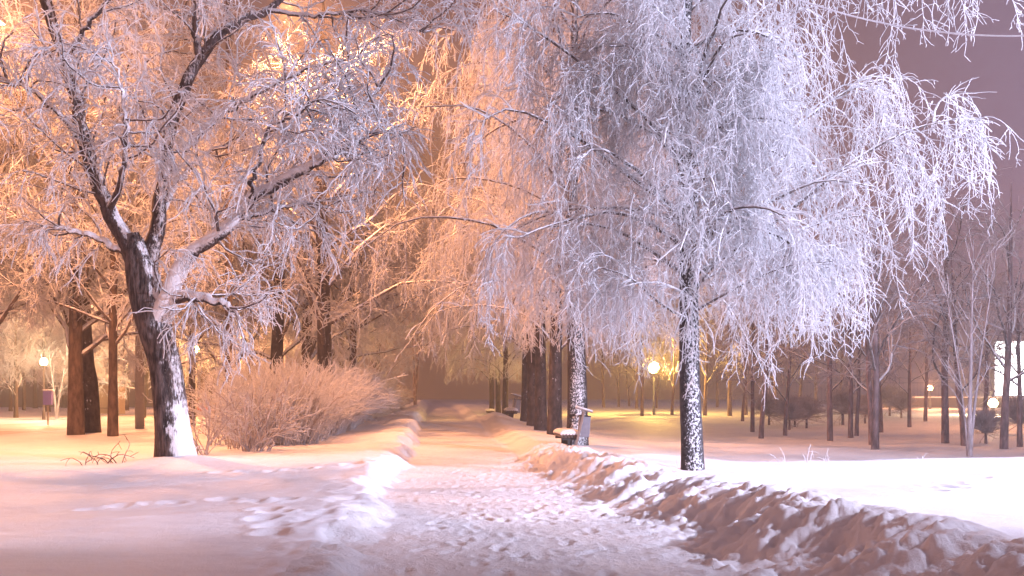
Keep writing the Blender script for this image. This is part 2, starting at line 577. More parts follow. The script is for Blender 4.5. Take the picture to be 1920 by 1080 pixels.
def height(x, y, fine=True):
    x = np.asarray(x, float)
    y = np.asarray(y, float)
    u = x - path_x(y)
    # path: level, with two gentle rises far off
    zp = 0.30 * np.exp(-((y - 46) / 6.0) ** 2) + 0.42 * sstep(y, 62, 92)
    # right field: high near the path, dropping to the lawn past the crest
    lawn = 0.02 + 0.66 * sstep(y, 36, 85)
    crest = 17.0 + 0.03 * (x - 6)
    near_r = 0.20
    zr = np.where(u > 0, near_r * (1 - sstep(y, crest, crest + 4.5) * sstep(u, 3.6, 6)) + lawn * sstep(y, crest, crest + 4.5) * sstep(u, 3.6, 6), 0)
    zr = zr + 0.26 * sstep(y, 55, 90) * (1 - sstep(u, 3.6, 6)) + 0.05 * fbm(x * 0.18, y * 0.18, 3, 5)
    zl = 0.11 + 0.11 * sstep(y, 11, 18) + 0.05 * fbm(x * 0.16, y * 0.16, 3, 9) + 0.25 * sstep(y, 70, 100)
    zl = zl - 0.10 * sstep(-x, 12.5 + 0.1 * y, 15.5 + 0.1 * y)
    # ploughed banks
    uc = np.interp(y, [4, 7, 10, 13, 16, 20, 30, 100], [3.15, 2.98, 2.8, 2.5, 2.3, 2.0, 2.1, 2.1])
    ub = np.interp(y, [4, 7, 10, 13, 16, 20, 30, 100], [1.85, 1.7, 1.6, 1.4, 1.35, 1.3, 1.25, 1.25])
    hb = np.interp(y, [4, 7, 9, 10.5, 12, 13.5, 16, 18, 20, 22, 26, 40, 46, 60, 100], [.40, .41, .43, .41, .36, .35, .34, .36, .37, .28, .26, .30, .46, .36, .40])
    lump_w = 1 - sstep(y, 21, 27)
    uw = u + 0.45 * fbm(x * 0.9, y * 0.9, 3, 31) * lump_w
    rise = sstep(uw, ub, uc)
    fall = 1 - sstep(uw, uc, uc + 1.15)
    bank = hb * rise
    zR = np.maximum(bank * fall + zr * (1 - fall) * rise, 0)
    if fine:
        mask = np.exp(-((u - (uc + ub) / 2 - 0.15) / (0.85)) ** 2) * lump_w
        d1, d2 = (x * 0.8 + y * 0.6), (-x * 0.6 + y * 0.8)
        lumps = 0.45 - 1.3 * worley2(d1 * 1.7 + 0.6 * fbm(x * 3, y * 3, 3, 3), d2 * 3.1 + 0.5 * fbm(x * 2.6 + 9, y * 2.6, 3, 4), 7)
        lumps2 = 0.4 - 1.3 * worley2(d1 * 4.6 + 0.5 * fbm(x * 6, y * 6, 2, 8), d2 * 7.0, 13)
        lumps3 = 0.4 - 1.3 * worley2(x * 12.5 + 0.3 * fbm(x * 9, y * 9, 2, 5), y * 10.5, 17)
        ridg = 0.5 - np.abs(fbm(d1 * 0.6, d2 * 2.6, 5, 41)) * 2
        zR = zR + mask * (0.040 * lumps + 0.055 * lumps2 + 0.10 * ridg + 0.048 * lumps3 - 0.03 + 0.06 * fbm(x * 6, y * 6, 5, 77, 0.6))
        chunks = 0.2 * np.sqrt(np.clip(1 - worley2(x * 4.2 + .5 * fbm(x * 7, y * 7, 2, 2), y * 3.4 + .4 * fbm(x * 6, y * 7, 2, 12), 19) / (0.04 + 0.13 * hash2(np.floor(x * 1.3), np.floor(y * 1.3), 3)), 0, 1))
        sc = np.exp(-((u - ub - 0.05) / 0.45) ** 2) * lump_w
        zR = zR + sc * chunks * 0.24 * (hash2(np.floor(x * 1.7), np.floor(y * 1.7), 8) > 0.35)
    # left bank
    lb = np.interp(y, [4, 8, 11, 13, 14.5, 16.5, 18.5, 21, 30, 45, 100], [.0, .01, .03, .05, .07, .07, .05, .05, .12, .28, .34])
    uu = -u + 0.35 * fbm(x * 1.1, y * 1.1, 3, 61)
    riseL = sstep(uu, 1.28, 1.75)
    zL = riseL * (zl + lb * np.exp(-((uu - 2.0) / 0.8) ** 2))
    if fine:
        mk = np.exp(-((uu - 1.75) / 0.5) ** 2) * (1 - sstep(y, 24, 32))
        zL = zL + mk * (0.035 * (0.45 - worley2(x * 3.9, y * 3.5, 23)) + 0.04 * fbm(x * 4, y * 3, 4, 29))
    z = np.where(u > 0, zR, zL)
    z = z + zp * np.exp(-(np.abs(u) / 4.5) ** 4)
    inpath = 1 - sstep(np.abs(u), 1.1, 1.7)
    if fine:
        nearw = 1 - sstep(y, 26, 40)
        z = z + inpath * nearw * (0.013 * fbm(x * 3.6, y * 2.8, 6, 83, 0.66) + 0.03 * np.sqrt(np.clip(0.06 - worley2(x * 5.5, y * 4.5, 91), 0, 1)))
        # trodden footprints crossing the left field and a few on the right
        for (ax, ay, bx, by, n, sd) in ((-2.9, 11.6, -2.2, 9.0, 6, 1), (-1.8, 16.3, -4.6, 15.6, 12, 2), (-4.9, 11.4, -2.7, 11.9, 7, 3), (5.2, 12.2, 6.9, 14.6, 8, 4), (6.5, 11.6, 7.3, 13.5, 5, 6)):
            rg = np.random.default_rng(sd)
            for i in range(n):
                fx = ax + (bx - ax) * i / max(1, n - 1) + rg.normal(0, .10)
                fy = ay + (by - ay) * i / max(1, n - 1) + rg.normal(0, .10)
                near = (np.abs(x - fx) < 0.8) & (np.abs(y - fy) < 0.8)
                if near.any():
                    r2 = ((x - fx) / 0.15) ** 2 + ((y - fy) / 0.20) ** 2
                    z = z + np.where(near, -0.035 * np.exp(-r2 * r2) + 0.012 * np.exp(-(r2 - 2.0) ** 2), 0)
        z = z + (1 - inpath) * nearw * (0.022 * fbm(x * 1.1, y * 1.9, 5, 101, 0.6) + 0.03 * fbm(x * 0.5, y * 0.45, 3, 107))
    # snow piled round the foot of the big left tree
    r = np.hypot(x + 6.0, y - 18.0)
    z = z + 0.14 * np.exp(-(r / 0.9) ** 2)
    return z


def gz(x, y):
    return float(height(np.array([float(x)]), np.array([float(y)]), False)[0])


def axis(dense0, dense1, step, lo, hi, g=1.07):
    a = list(np.arange(dense0, dense1, step))
    s, v = step, dense1
    up = []
    while v < hi:
        up.append(v)
        s *= g
        v += s
    up.append(hi)
    s, v = step, dense0
    dn = []
    while v > lo:
        s *= g
        v -= s
        dn.append(max(v, lo))
    return np.array(dn[::-1] + a + up)


gx = axis(-5.5, 6.5, 0.03, -700, 700, 1.035)
gy = np.concatenate([axis(5.5, 15, 0.035, -60, 15, 1.1), np.arange(15.05, 30, 0.07), axis(30, 60, 0.25, 30, 1500, 1.05)])
gy = np.unique(np.round(gy, 4))
GX, GY = np.meshgrid(gx, gy)
GZ = height(GX, GY)
nx, ny = len(gx), len(gy)
_r = np.random.default_rng(77)
for _i in range(260):
    _y = 6.2 + 17 * _r.random() ** 1.3
    _x = float(path_x(_y)) + _r.normal(0, .62)
    _a = _r.normal(0.08, .25) + (math.pi if _r.random() < .5 else 0)
    i0, i1 = np.searchsorted(gx, (_x - .35, _x + .35))
    j0, j1 = np.searchsorted(gy, (_y - .35, _y + .35))
    _X, _Y = GX[j0:j1, i0:i1] - _x, GY[j0:j1, i0:i1] - _y
    _p, _q = _X * math.cos(_a) + _Y * math.sin(_a), -_X * math.sin(_a) + _Y * math.cos(_a)
    _r2 = (_p / .055) ** 2 + (_q / .145) ** 2
    _d = _r.uniform(.006, .018)
    GZ[j0:j1, i0:i1] += -_d * np.exp(-_r2 * _r2) + .45 * _d * np.exp(-((_r2 - 2.4) / 1.1) ** 2)
idx = (np.arange(ny - 1)[:, None] * nx + np.arange(nx - 1)[None, :])
quads = np.stack([idx, idx + 1, idx + nx + 1, idx + nx], -1).reshape(-1, 4)
cxm = (0.25 * (GX[:-1, :-1] + GX[1:, :-1] + GX[:-1, 1:] + GX[1:, 1:])).ravel()
cym = (0.25 * (GY[:-1, :-1] + GY[1:, :-1] + GY[:-1, 1:] + GY[1:, 1:])).ravel()
um = cxm - path_x(cym)
ubm = np.interp(cym, [4, 7, 10, 13, 16, 20, 30, 100], [1.85, 1.7, 1.6, 1.4, 1.35, 1.3, 1.25, 1.25])
wob = 0.12 * fbm(cxm * 2.2, cym * 2.2, 3, 3)
road_c = -16.2 - 0.105 * cym
is_path = (np.abs(um + 0.1) < ubm + wob) & (cym < 130)
is_road = (np.abs(cxm - road_c) < 3.4 + wob) & (cym < 160) & ~is_path
is_bank = (um > 0) & (um < ubm + 2.3 + wob) & (cym < 23) & ~is_path
GV = np.stack([GX, GY, GZ], -1).reshape(-1, 3)


def ground_part(name, sel, mat):
    q = quads[sel]
    used = np.zeros(len(GV), bool)
    used[q.ravel()] = True
    remap = np.cumsum(used) - 1
    o = link_mesh(name, GV[used], remap[q], mat)
    return tag(o, kind='structure')


ground_part('path', is_path, M_TROD)
ground_part('road', is_road, M_ROAD)
ground_part('snow_bank', is_bank, M_BANK)
ground_part('snow_ground', ~(is_path | is_road | is_bank), M_SNOW)
del GX, GY, GZ

# ------------------------------------------------------------------ lamps
# orange street lamps along the street on the left; one added as fill
for i, (x, y, h, p, lab) in enumerate((
        (-13.6, 22.5, 9.6, 7500, 'orange street lamp just left of the old tree, outside the branches'),
        (-13.0, -4.0, 9.5, 2600, 'added orange fill lamp behind the camera on the left, outside the view'),  # unseen warm fill, added to light the fronts of the crowns
        (-16.2, 47.0, 9.5, 12000, 'orange street lamp standing behind the two brown trunks on the left'),
        (-18.5, 68.0, 9.0, 13000, 'orange street lamp far down the street behind the hedge'),
        (-21.0, 92.0, 9.0, 12000, 'most distant orange street lamp on the left street'))):
    street_lamp(x, y, gz(x, y), h, math.radians(0 if i == 0 else 180), lab, p, WARM, M_LAMP_WARM, 'orange street lamps along the street')


def globe_lamp(x, y, h, label, power, col, glass, r=0.22):
    """post-top globe lamp of the park"""
    z0 = gz(x, y)
    t = thing('park_lamp', label, 'park lamp', (x, y, z0), 0, 'globe lamps in the park')
    p = MB()
    p.tube([(0, 0, -0.3), (0, 0, 0.5), (0, 0, 0.55), (0, 0, h - r)], [0.09, 0.09, 0.05, 0.04], 8)
    p.build('pole', M_CONCRETE, t, True)
    cl = MB()
    cl.lathe([(0.03, h - r - 0.08), (0.10, h - r - 0.05), (0.12, h - r + 0.02), (0.05, h - r + 0.03)], 0, 0, 12)
    cl.build('collar', M_IRON, t, True)
    b = MB()
    b.lathe([(max(0.005, r * math.sin(a)), h - r * math.cos(a)) for a in np.linspace(0.12, math.pi - 0.01, 12)], 0, 0, 18)
    b.build('globe', glass, t, True)
    lamp_light('POINT', 'lamp_light', (0, 0, h + r + 0.12), power, col, 0.12, t)
    return t


def globe_at(px, py, d, label, power, col, glass, r=0.22):
    p = W(px, py, d)
    return globe_lamp(p[0], p[1], p[2] - gz(p[0], p[1]), label, power, col, glass, r)


globe_at(1226, 690, 62, 'glowing yellow globe lamp among the park trees left of the big birch', 6500, YELLOW, M_LAMP_YELLOW, 0.34)
globe_at(1744, 728, 75, 'small warm globe lamp by the fence behind the park trees', 2500, WARM, M_LAMP_WARM, 0.2)
globe_at(1862, 756, 60, 'bright warm globe lamp low below the lit screen on the right', 2500, (1, 0.7, 0.4), M_LAMP_WARM, 0.28)
globe_at(82, 679, 58, 'white globe lamp across the street left of the brown trunks', 3500, (1, 0.75, 0.45), M_LAMP_WARM, 0.22)
globe_at(368, 656, 66, 'yellow globe lamp glowing through twigs right of the leaning tree', 3000, YELLOW, M_LAMP_YELLOW, 0.22)

# cold floodlight on a mast, off to the right, with barn doors added to cut its beam into a strip
def flood_mast():
    x, y, z0, h = 23.0, 24.6, gz(23, 24.6), 9.2
    t = thing('floodlight_mast', 'tall mast with a cold white floodlight between two shutters added to shape its beam', 'floodlight', (x, y, z0), 0, 'cold white lamps on the right')
    p = MB()
    p.tube([(0.5, 0.15, -0.3), (0.5, 0.15, h + 0.3)], [0.12, 0.08], 12)
    p.build('pole', M_CONCRETE, t, True)
    ang = math.radians(18.0)

    def R(v):
        c, s = math.cos(ang), math.sin(ang)
        return (v[0] * c - v[1] * s, v[0] * s + v[1] * c, v[2] + h)
    b = MB()
    b.box(0.10, 0.34, -0.3, 0.3, -0.3, 0.3, R)
    b.build('lamp_housing', M_METAL, t, False, 0.02)
    g = MB()
    g.box(0.06, 0.095, -0.24, 0.24, -0.24, 0.24, R)
    g.build('lamp_glass', M_LAMP_COLD, t)
    for a in FLOOD_EDGES:
        m = MB()
        c, s = math.cos(a), math.sin(a)

        def E(v, c=c, s=s):
            return (v[0] * c - v[1] * s, v[0] * s + v[1] * c, v[2] + h)
        sgn = 1 if a > ang else -1
        q = MB()
        off = 0.06
        if sgn < 0:
            q.box(-2.2, -0.02, off, off + 0.012, -1.6, 0.9, E)
        else:
            q.box(-2.2, -0.02, -off - 0.012, -off, -1.6, 0.9, E)
        q.build('added_shutter', M_IRON, t)
    sp_ = lamp_light('SPOT', 'lamp_light', (0, 0, h), FLOOD_POWER, COLD, 0.05, t)
    sp_.data.spot_size = math.radians(75)
    sp_.data.spot_blend = 0.6
    d = np.array([-math.cos(ang), -math.sin(ang), -0.22])
    sp_.rotation_euler = Vector(d).to_track_quat('-Z', 'Y').to_euler()


FLOOD_EDGES = (math.radians(29.5), math.radians(11.5))
FLOOD_POWER = 35000
flood_mast()
street_lamp(14.5, 9.0, gz(14.5, 9), 5.2, math.radians(170), 'low cold white fill lamp added beside the near snow field, outside the view', 4200, COLD, M_LAMP_COLD, 'cold white lamps on the right', 0.2)  # unseen fill, added to brighten the near field and bank crest
cold_post = street_lamp(18.5, 4.0, gz(18.5, 4), 6.6, math.radians(160), 'cold white street lamp at the right edge of the snow field', 33000, COLD, M_LAMP_COLD, 'cold white lamps on the right', 0.2)
for ch in cold_post.children:
    if ch.type == 'LIGHT':
        ld = bpy.data.lights.new('lamp_light', 'SPOT')
        ld.energy, ld.color, ld.shadow_soft_size = ch.data.energy, ch.data.color, 0.2
        ld.spot_size = math.radians(75)
        ld.spot_blend = 0.6
        ch.data = ld
        ch.rotation_euler = Vector((-13.6, 11.4, -0.4)).to_track_quat('-Z', 'Y').to_euler()


tall = street_lamp(-9.4, 33.0, gz(-9.4, 33), 15.2, math.radians(10), 'very tall orange street lamp, its brown pole behind the old tree', 23000, WARM, M_LAMP_WARM, 'orange street lamps along the street', 0.25, 0.12, pole_mat=M_POLE)
for ch in tall.children:
    if ch.type == 'LIGHT':
        ld = bpy.data.lights.new('lamp_light', 'SPOT')
        ld.energy, ld.color, ld.shadow_soft_size = ch.data.energy, ch.data.color, 0.25
        ld.spot_size = math.radians(122)
        ld.spot_blend = 0.65
        ch.data = ld
        ch.rotation_euler = Vector((7.4, 0.0, -15.0)).to_track_quat('-Z', 'Y').to_euler()
street_lamp(26.0, 42.0, gz(26, 42), 8.0, math.radians(180), 'orange street lamp at the right side of the park lawn', 3500, WARM, M_LAMP_WARM, 'orange street lamps along the street')

# ------------------------------------------------------------------ trees
def birch_parts(seed, H, trunk_pts, limbs_extra, n_limb, limb_len, z_low, fine, twig_r, strand=(0.9, 2.2), wide=1.0, skip_fn=None, el0=38, el1=62, right_trim=0.0):
    """weeping birch: arching limbs, hanging strands, short side twigs"""
    rng = np.random.default_rng(seed)
    tr = spline(trunk_pts, 36)
    TP = tr[:, :3]
    limbsP, limbsR = [], []
    zs = np.linspace(z_low, H * 0.97, n_limb) + rng.normal(0, 0.15, n_limb)
    for i, z in enumerate(zs):
        az = i * 2.39996 + rng.normal(0, .3)
        j = np.argmin(np.abs(TP[:, 2] - z))
        f = (z - z_low) / max(0.1, H - z_low)
        L = limb_len * (1.0 - 0.62 * f) * rng.uniform(0.8, 1.15) * (0.72 if f < 0.06 else 1) * (1 - right_trim * max(0.0, math.cos(az)))
        el = math.radians(rng.uniform(el0, el1) + 14 * f)
        d = np.array([math.cos(az) * math.cos(el) * wide, math.sin(az) * math.cos(el), math.sin(el)])
        p = TP[j].copy()
        pts = [p.copy()]
        k = 10
        for s in range(k):
            d = d + np.array([0, 0, -0.115 - 0.07 * s / k]) + 0.10 * rng.standard_normal(3)
            d /= np.linalg.norm(d)
            p = p + d * L / k
            pts.append(p.copy())
        limbsP.append(pts)
        r0 = min(0.05, tr[j, 3] * 0.45)
        limbsR.append(np.linspace(r0, 0.012, k + 1))
    for pts in limbs_extra:
        s = spline(pts, 10)
        limbsP.append(s[:, :3])
        limbsR.append(s[:, 3])
    LP, LR = np.array(limbsP), np.array(limbsR)
    B = spawn(rng, LP, 3.0 * fine, 0.18, (0.6, 1.9), 48, 7, 0.42, 0.16, 0.018, twig_r * 1.1, lift=0.12, clump=0.3)
    S1 = spawn(rng, B[0], 3.7 * fine, 0.15, strand, 45, 9, 2.5, 0.18, twig_r * 1.05, twig_r * 0.75, taper_len=0.25, clump=0.55)
    S2 = spawn(rng, LP, 2.8 * fine, 0.25, strand, 50, 9, 2.5, 0.18, twig_r * 1.05, twig_r * 0.75, taper_len=0.2)
    S = (np.concatenate([S1[0], S2[0]]), np.concatenate([S1[1], S2[1]]))
    if skip_fn is not None:
        keep = skip_fn(S[0])
        S = (S[0][keep], S[1][keep])
    T1 = spawn(rng, S[0], 11.0 * fine, 0.04, (0.14, 0.60), 52, 4, 0.35, 0.22, twig_r * 0.9, twig_r * 0.6, taper_len=0.3)
    T2 = spawn(rng, B[0], 8.0 * fine, 0.1, (0.12, 0.45), 55, 3, 0.3, 0.22, twig_r * 0.85, twig_r * 0.6)
    T3 = spawn(rng, T1[0], 2.6 * fine, 0.2, (0.06, 0.20), 48, 2, 0.2, 0.2, twig_r * 0.75, twig_r * 0.55)
    return tr, (LP, LR), B, [S, T1, T2, T3]


def trunk_mesh(name, tr, mat, parent, sides=20, wob=0.05, seed=0, flare=0.0):
    rng = np.random.default_rng(seed)
    ph = rng.uniform(0, 6.28, 6)

    def flute(n, k, a):
        z = np.linspace(0, 1, k)[:, None]
        f = 1 + wob * (np.sin(3 * a[None] + ph[0] + 7 * z) + 0.6 * np.sin(5 * a[None] + ph[1] - 11 * z) + 0.5 * np.sin(2 * a[None] + ph[2] + 19 * z) + 0.5 * np.sin(9 * a[None] + ph[3] + 3 * z))
        f = f + flare * np.exp(-z * 14) * (1 + 0.6 * np.sin(4 * a[None] + ph[4]))
        return f[None]
    v, q = tube_arrays(tr[None, :, :3], tr[None, :, 3], sides, flute=flute)
    return link_mesh(name, v, q, mat, parent)


# --- the big frosted birch on the right
bx, by = W(1299, 872, 16.5)[:2]
bz = gz(bx, by)
birch = thing('weeping_birch', 'tall weeping birch crowned in white frost, its speckled trunk beside the bright snow', 'tree', (bx, by, bz), 0, 'birches along the path')


def rel(px, py, d, r, o):
    p = W(px, py, d)
    return (p[0] - o[0], p[1] - o[1], p[2] - o[2], r)


O = (bx, by, bz)
trunk_pts = [(0.0, 0, -0.25, 0.205), (0, 0, 0.0, 0.195), (-0.01, 0, 0.5, 0.178), rel(1294, 720, 16.5, .165, O), rel(1292, 560, 16.55, .155, O), rel(1289, 420, 16.6, .14, O),
             rel(1284, 300, 16.6, .115, O), rel(1281, 180, 16.7, .095, O), rel(1286, 60, 16.7, .08, O), rel(1296, -90, 16.6, .06, O), rel(1304, -260, 16.6, .03, O), rel(1306, -370, 16.6, .012, O)]
lx = [
    [rel(1284, 400, 16.6, .05, O), rel(1180, 330, 16.2, .04, O), rel(1090, 262, 15.9, .03, O), rel(965, 205, 15.6, .02, O), rel(900, 230, 15.5, .01, O)],
    [rel(1286, 330, 16.6, .05, O), rel(1230, 240, 16.3, .04, O), rel(1130, 150, 16.0, .03, O), rel(1010, 60, 15.8, .022, O), rel(930, 20, 15.7, .01, O)],
    [rel(1288, 470, 16.6, .045, O), rel(1360, 420, 16.2, .036, O), rel(1460, 370, 15.8, .028, O), rel(1545, 338, 15.5, .018, O), rel(1640, 350, 15.3, .01, O)],
    [rel(1290, 520, 16.6, .055, O), rel(1420, 440, 16.4, .045, O), rel(1560, 330, 16.2, .034, O), rel(1660, 265, 16.0, .025, O), rel(1735, 235, 15.9, .018, O), rel(1800, 222, 15.9, .008, O)],
    [rel(1282, 300, 16.6, .05, O), rel(1380, 210, 16.6, .04, O), rel(1470, 60, 16.6, .03, O), rel(1550, -60, 16.5, .022, O), rel(1690, -110, 16.4, .014, O), rel(1790, -70, 16.3, .008, O)],
    [rel(1288, 420, 16.6, .05, O), rel(1420, 300, 17.2, .04, O), rel(1540, 200, 17.6, .03, O), rel(1640, 150, 17.8, .02, O), rel(1700, 170, 17.9, .01, O)],
    [rel(1292, 600, 16.5, .03, O), rel(1240, 570, 15.9, .022, O), rel(1180, 520, 15.4, .016, O), rel(1120, 500, 15.1, .008, O)],
    [rel(1292, 590, 16.5, .03, O), rel(1370, 545, 15.9, .024, O), rel(1470, 500, 15.5, .018, O), rel(1560, 490, 15.2, .008, O)],
    [rel(1291, 500, 16.4, .035, O), rel(1296, 450, 15.8, .03, O), rel(1290, 430, 15.0, .022, O), rel(1275, 470, 14.3, .008, O)],
    [rel(1289, 420, 16.4, .035, O), rel(1310, 350, 15.8, .03, O), rel(1330, 330, 15.0, .022, O), rel(1345, 370, 14.2, .008, O)],
    [rel(1287, 350, 16.4, .035, O), rel(1260, 270, 15.8, .03, O), rel(1250, 240, 15.0, .022, O), rel(1245, 270, 14.2, .008, O)],
    [rel(1291, 590, 16.4, .028, O), rel(1300, 550, 16.0, .022, O), rel(1285, 540, 15.5, .016, O), rel(1270, 560, 15.1, .008, O)],
    [rel(1291, 540, 16.5, .03, O), rel(1400, 480, 16.8, .026, O), rel(1530, 420, 17.0, .02, O), rel(1640, 400, 17.2, .008, O)],
]
RIGHT_BIRCH = birch_parts(11, 10.6, trunk_pts, lx, 42, 3.4, 2.7, 1.1, 0.0076, skip_fn=lambda P: P[:, -1, 2] > 1.55 + 0.25 * np.sin(P[:, 0, 0] * 5) + 0.2 * np.cos(P[:, 0, 1] * 4), right_trim=0.28)


def build_birch(t, parts, bark, sides=20, trunk_seed=1):
    tr, (LP, LR), B, tw = parts
    trunk_mesh('trunk', tr, bark, t, sides, 0.03, trunk_seed, 0.12)
    tubes_mesh('limbs', [(LP, LR, 7)], M_BRANCH, t)
    tubes_mesh('crown', [(B[0], B[1], 4)] + [(g[0], g[1], 3) for g in tw], M_FROST, t)


build_birch(birch, RIGHT_BIRCH, M_BARK_BIRCH)

# --- row of birches along the right side of the path
row_a = thing('weeping_birch', 'frosted birch with snow-speckled trunk behind the nearest bench', 'tree', (0, 0, 0), 0, 'birches along the path')
A_PARTS = birch_parts(21, 14.0, [(0, 0, -.3, .31), (0, 0, 0, .30), (0.02, 0, .8, .25), (0, 0, 2.4, .22), (-.08, 0, 4, .2), (-.12, .05, 6, .15), (-.05, 0, 10, .09), (0, 0, 14, .02)], [], 40, 6.6, 2.9, 0.72, 0.010, (1.0, 2.6), el0=32, el1=55, skip_fn=lambda P: P[:, -1, 2] > 2.5 + 0.3 * np.sin(P[:, 0, 0] * 3))
build_birch(row_a, A_PARTS, M_BARK_BIRCH, 16, 3)
ax_, ay_ = W(1081, 828, 24.6)[:2]
row_a.location = (ax_, ay_, gz(ax_, ay_))
row_b = thing('weeping_birch', 'dark birch trunk nearest behind the speckled birch in the path row', 'tree', (0, 0, 0), 0, 'birches along the path')
B_PARTS = birch_parts(22, 14.5, [(0, 0, -.3, .27), (0, 0, 0, .26), (0, 0, .8, .22), (.03, 0, 2.4, .2), (.06, 0, 4, .18), (0, .05, 6, .14), (-.05, 0, 10, .09), (0, 0, 14.5, .02)], [], 38, 7.0, 2.7, 0.66, 0.0125, (1.0, 2.8), el0=30, el1=52, skip_fn=lambda P: P[:, -1, 2] > 2.7 + 0.3 * np.sin(P[:, 0, 0] * 3))
build_birch(row_b, B_PARTS, M_BARK_FAR, 14, 4)
row = [(1040, 812, 31.5, 'first'), (1014, 806, 35.5, 'second'), (1000, 800, 39.5, 'third'), (986, 796, 43.5, 'fourth'),
       (947, 777, 60.0, 'a'), (934, 774, 68.0, 'b'), (922, 773, 76.0, 'c')]
row_labels = ['', 'second of the tight cluster of dark birch trunks beyond the nearest bench', 'third dark birch trunk of the cluster, half hidden by the trunks before it',
              'leftmost trunk of the tight birch cluster, beside the second bench', 'stout birch trunk between the second and third benches',
              'middle trunk of the three distant birches by the third bench', 'leftmost and most distant birch trunk, beside the third bench']
for i, (px, py, d, _) in enumerate(row):
    p = W(px, py, d)
    loc = (p[0], p[1], gz(p[0], p[1]))
    if i == 0:
        row_b.location = loc
    else:
        src = row_b
        dup(src, loc, i * 1.7, row_labels[i], [1, .97, 1.05, .95, .85, .8, .85][i])

# --- the big dark tree on the left
D0 = 18.3
lx0, ly0 = W(328, 862, D0)[:2]
lz0 = gz(lx0, ly0)
O = (lx0, ly0, lz0)
oldtree = thing('old_tree', 'old spreading tree with dark leaning trunk plastered with snow, left of the path', 'tree', O, 0, None)


def R_(*a):
    return [rel(px, py, d, r, O) for (px, py, d, r) in a]


px2m = D0 / FOC
lt_trunk = R_((333, 888, D0, .40), (329, 862, D0, .36), (322, 800, D0, .305), (316, 740, D0, .285), (308, 680, D0, .29), (292, 620, D0, .30), (277, 560, D0, .30), (266, 510, D0, .29), (256, 470, D0, .22), (246, 440, D0, .14))
lt_limbs = [
    R_((266, 520, D0, .21), (238, 450, D0, .16), (205, 395, 18.2, .14), (178, 335, 18.1, .125), (160, 280, 18.0, .12), (148, 220, 17.9, .11), (122, 110, 17.8, .10), (95, 30, 17.7, .09), (60, -80, 17.6, .06), (20, -190, 17.6, .02)),
    R_((272, 540, D0, .22), (285, 470, 18.4, .16), (302, 400, 18.5, .13), (310, 310, 18.7, .115), (322, 230, 18.9, .11), (350, 160, 19.0, .11), (376, 108, 19.1, .10), (430, 50, 19.2, .085), (500, 18, 19.3, .07), (580, -40, 19.4, .03)),
    R_((376, 112, 19.1, .08), (366, 60, 19.1, .065), (368, 0, 19.1, .055), (362, -120, 19.1, .03), (372, -240, 19.1, .012)),
    R_((296, 600, D0, .25), (318, 560, 18.1, .18), (337, 508, 18.0, .155), (372, 466, 17.8, .13), (420, 430, 17.6, .115), (470, 375, 17.4, .105), (520, 340, 17.2, .10), (572, 318, 17.0, .085), (615, 270, 16.9, .05), (655, 225, 16.8, .04), (712, 160, 16.7, .015)),
    R_((572, 318, 17.0, .055), (625, 292, 16.8, .05), (668, 266, 16.7, .04), (706, 250, 16.6, .03), (770, 245, 16.5, .01)),
    R_((440, 412, 17.5, .055), (490, 400, 17.5, .05), (540, 385, 17.5, .04), (580, 380, 17.5, .025), (640, 395, 17.4, .01)),
    R_((300, 570, D0, .18), (335, 555, 18.0, .12), (368, 556, 17.7, .10), (400, 566, 17.5, .07), (425, 572, 17.4, .05), (450, 600, 17.3, .02)),
    R_((236, 470, D0, .10), (205, 458, 18.3, .07), (170, 442, 18.3, .06), (130, 430, 18.2, .05), (80, 422, 18.1, .03), (20, 440, 18.0, .012)),
    R_((346, 280, 18.8, .07), (378, 245, 18.7, .07), (425, 205, 18.6, .065), (480, 175, 18.5, .055), (545, 140, 18.4, .045), (600, 118, 18.3, .03), (670, 105, 18.2, .012)),
    R_((318, 250, 18.8, .09), (280, 190, 19.3, .07), (262, 100, 19.6, .06), (240, 20, 19.8, .05), (210, -90, 20.0, .02)),
    R_((160, 280, 18.0, .06), (110, 210, 17.5, .05), (50, 165, 17.2, .04), (-20, 150, 17.0, .03), (-90, 160, 17.0, .01)),
    R_((205, 395, 18.2, .07), (230, 320, 17.2, .05), (235, 240, 16.6, .04), (225, 160, 16.2, .025), (205, 100, 16.0, .01)),
    R_((302, 400, 18.5, .07), (340, 330, 19.5, .06), (400, 280, 20.3, .045), (480, 250, 21.0, .03), (560, 235, 21.5, .01)),
    R_((122, 110, 17.8, .06), (170, 40, 17.2, .045), (230, -30, 16.8, .03), (290, -90, 16.5, .01)),
    R_((500, 18, 19.3, .05), (590, 30, 19.0, .04), (690, 20, 18.6, .03), (800, 60, 18.3, .01)),
    R_((470, 375, 17.4, .05), (480, 310, 16.7, .04), (520, 230, 16.2, .03), (600, 180, 15.8, .01)),
]
trunk_mesh('trunk', spline(lt_trunk, 60), M_BARK_HERO, oldtree, 36, 0.035, 7, 0.35)
lsp = [spline(l, 24) for l in lt_limbs]
for i, s in enumerate(lsp):
    rg = np.random.default_rng(300 + i)
    s[2:-1, :3] += rg.normal(0, 0.022, (22, 3)) if len(s) == 25 else 0
    trunk_mesh('limb', s, M_BARK_LIMB if i not in (0, 1, 2) else M_BARK_DARK, oldtree, 12, 0.04, i)
rng = np.random.default_rng(5)
LP = np.array([s[:, :3] for s in lsp])
LR = np.array([s[:, 3] for s in lsp])
lb1 = spawn(rng, LP, 4.2, 0.22, (0.9, 2.4), 52, 8, 0.10, 0.20, 0.022, 0.011, up=0.22, taper_len=0.35)
lb2 = spawn(rng, lb1[0], 5.0, 0.15, (0.5, 1.25), 50, 7, 0.55, 0.22, 0.013, 0.0095, up=0.1, taper_len=0.3)
lb2b = spawn(rng, LP, 6.5, 0.25, (0.5, 1.3), 60, 7, 0.5, 0.22, 0.013, 0.0095)
lbx = np.concatenate([lb2[0], lb2b[0]])
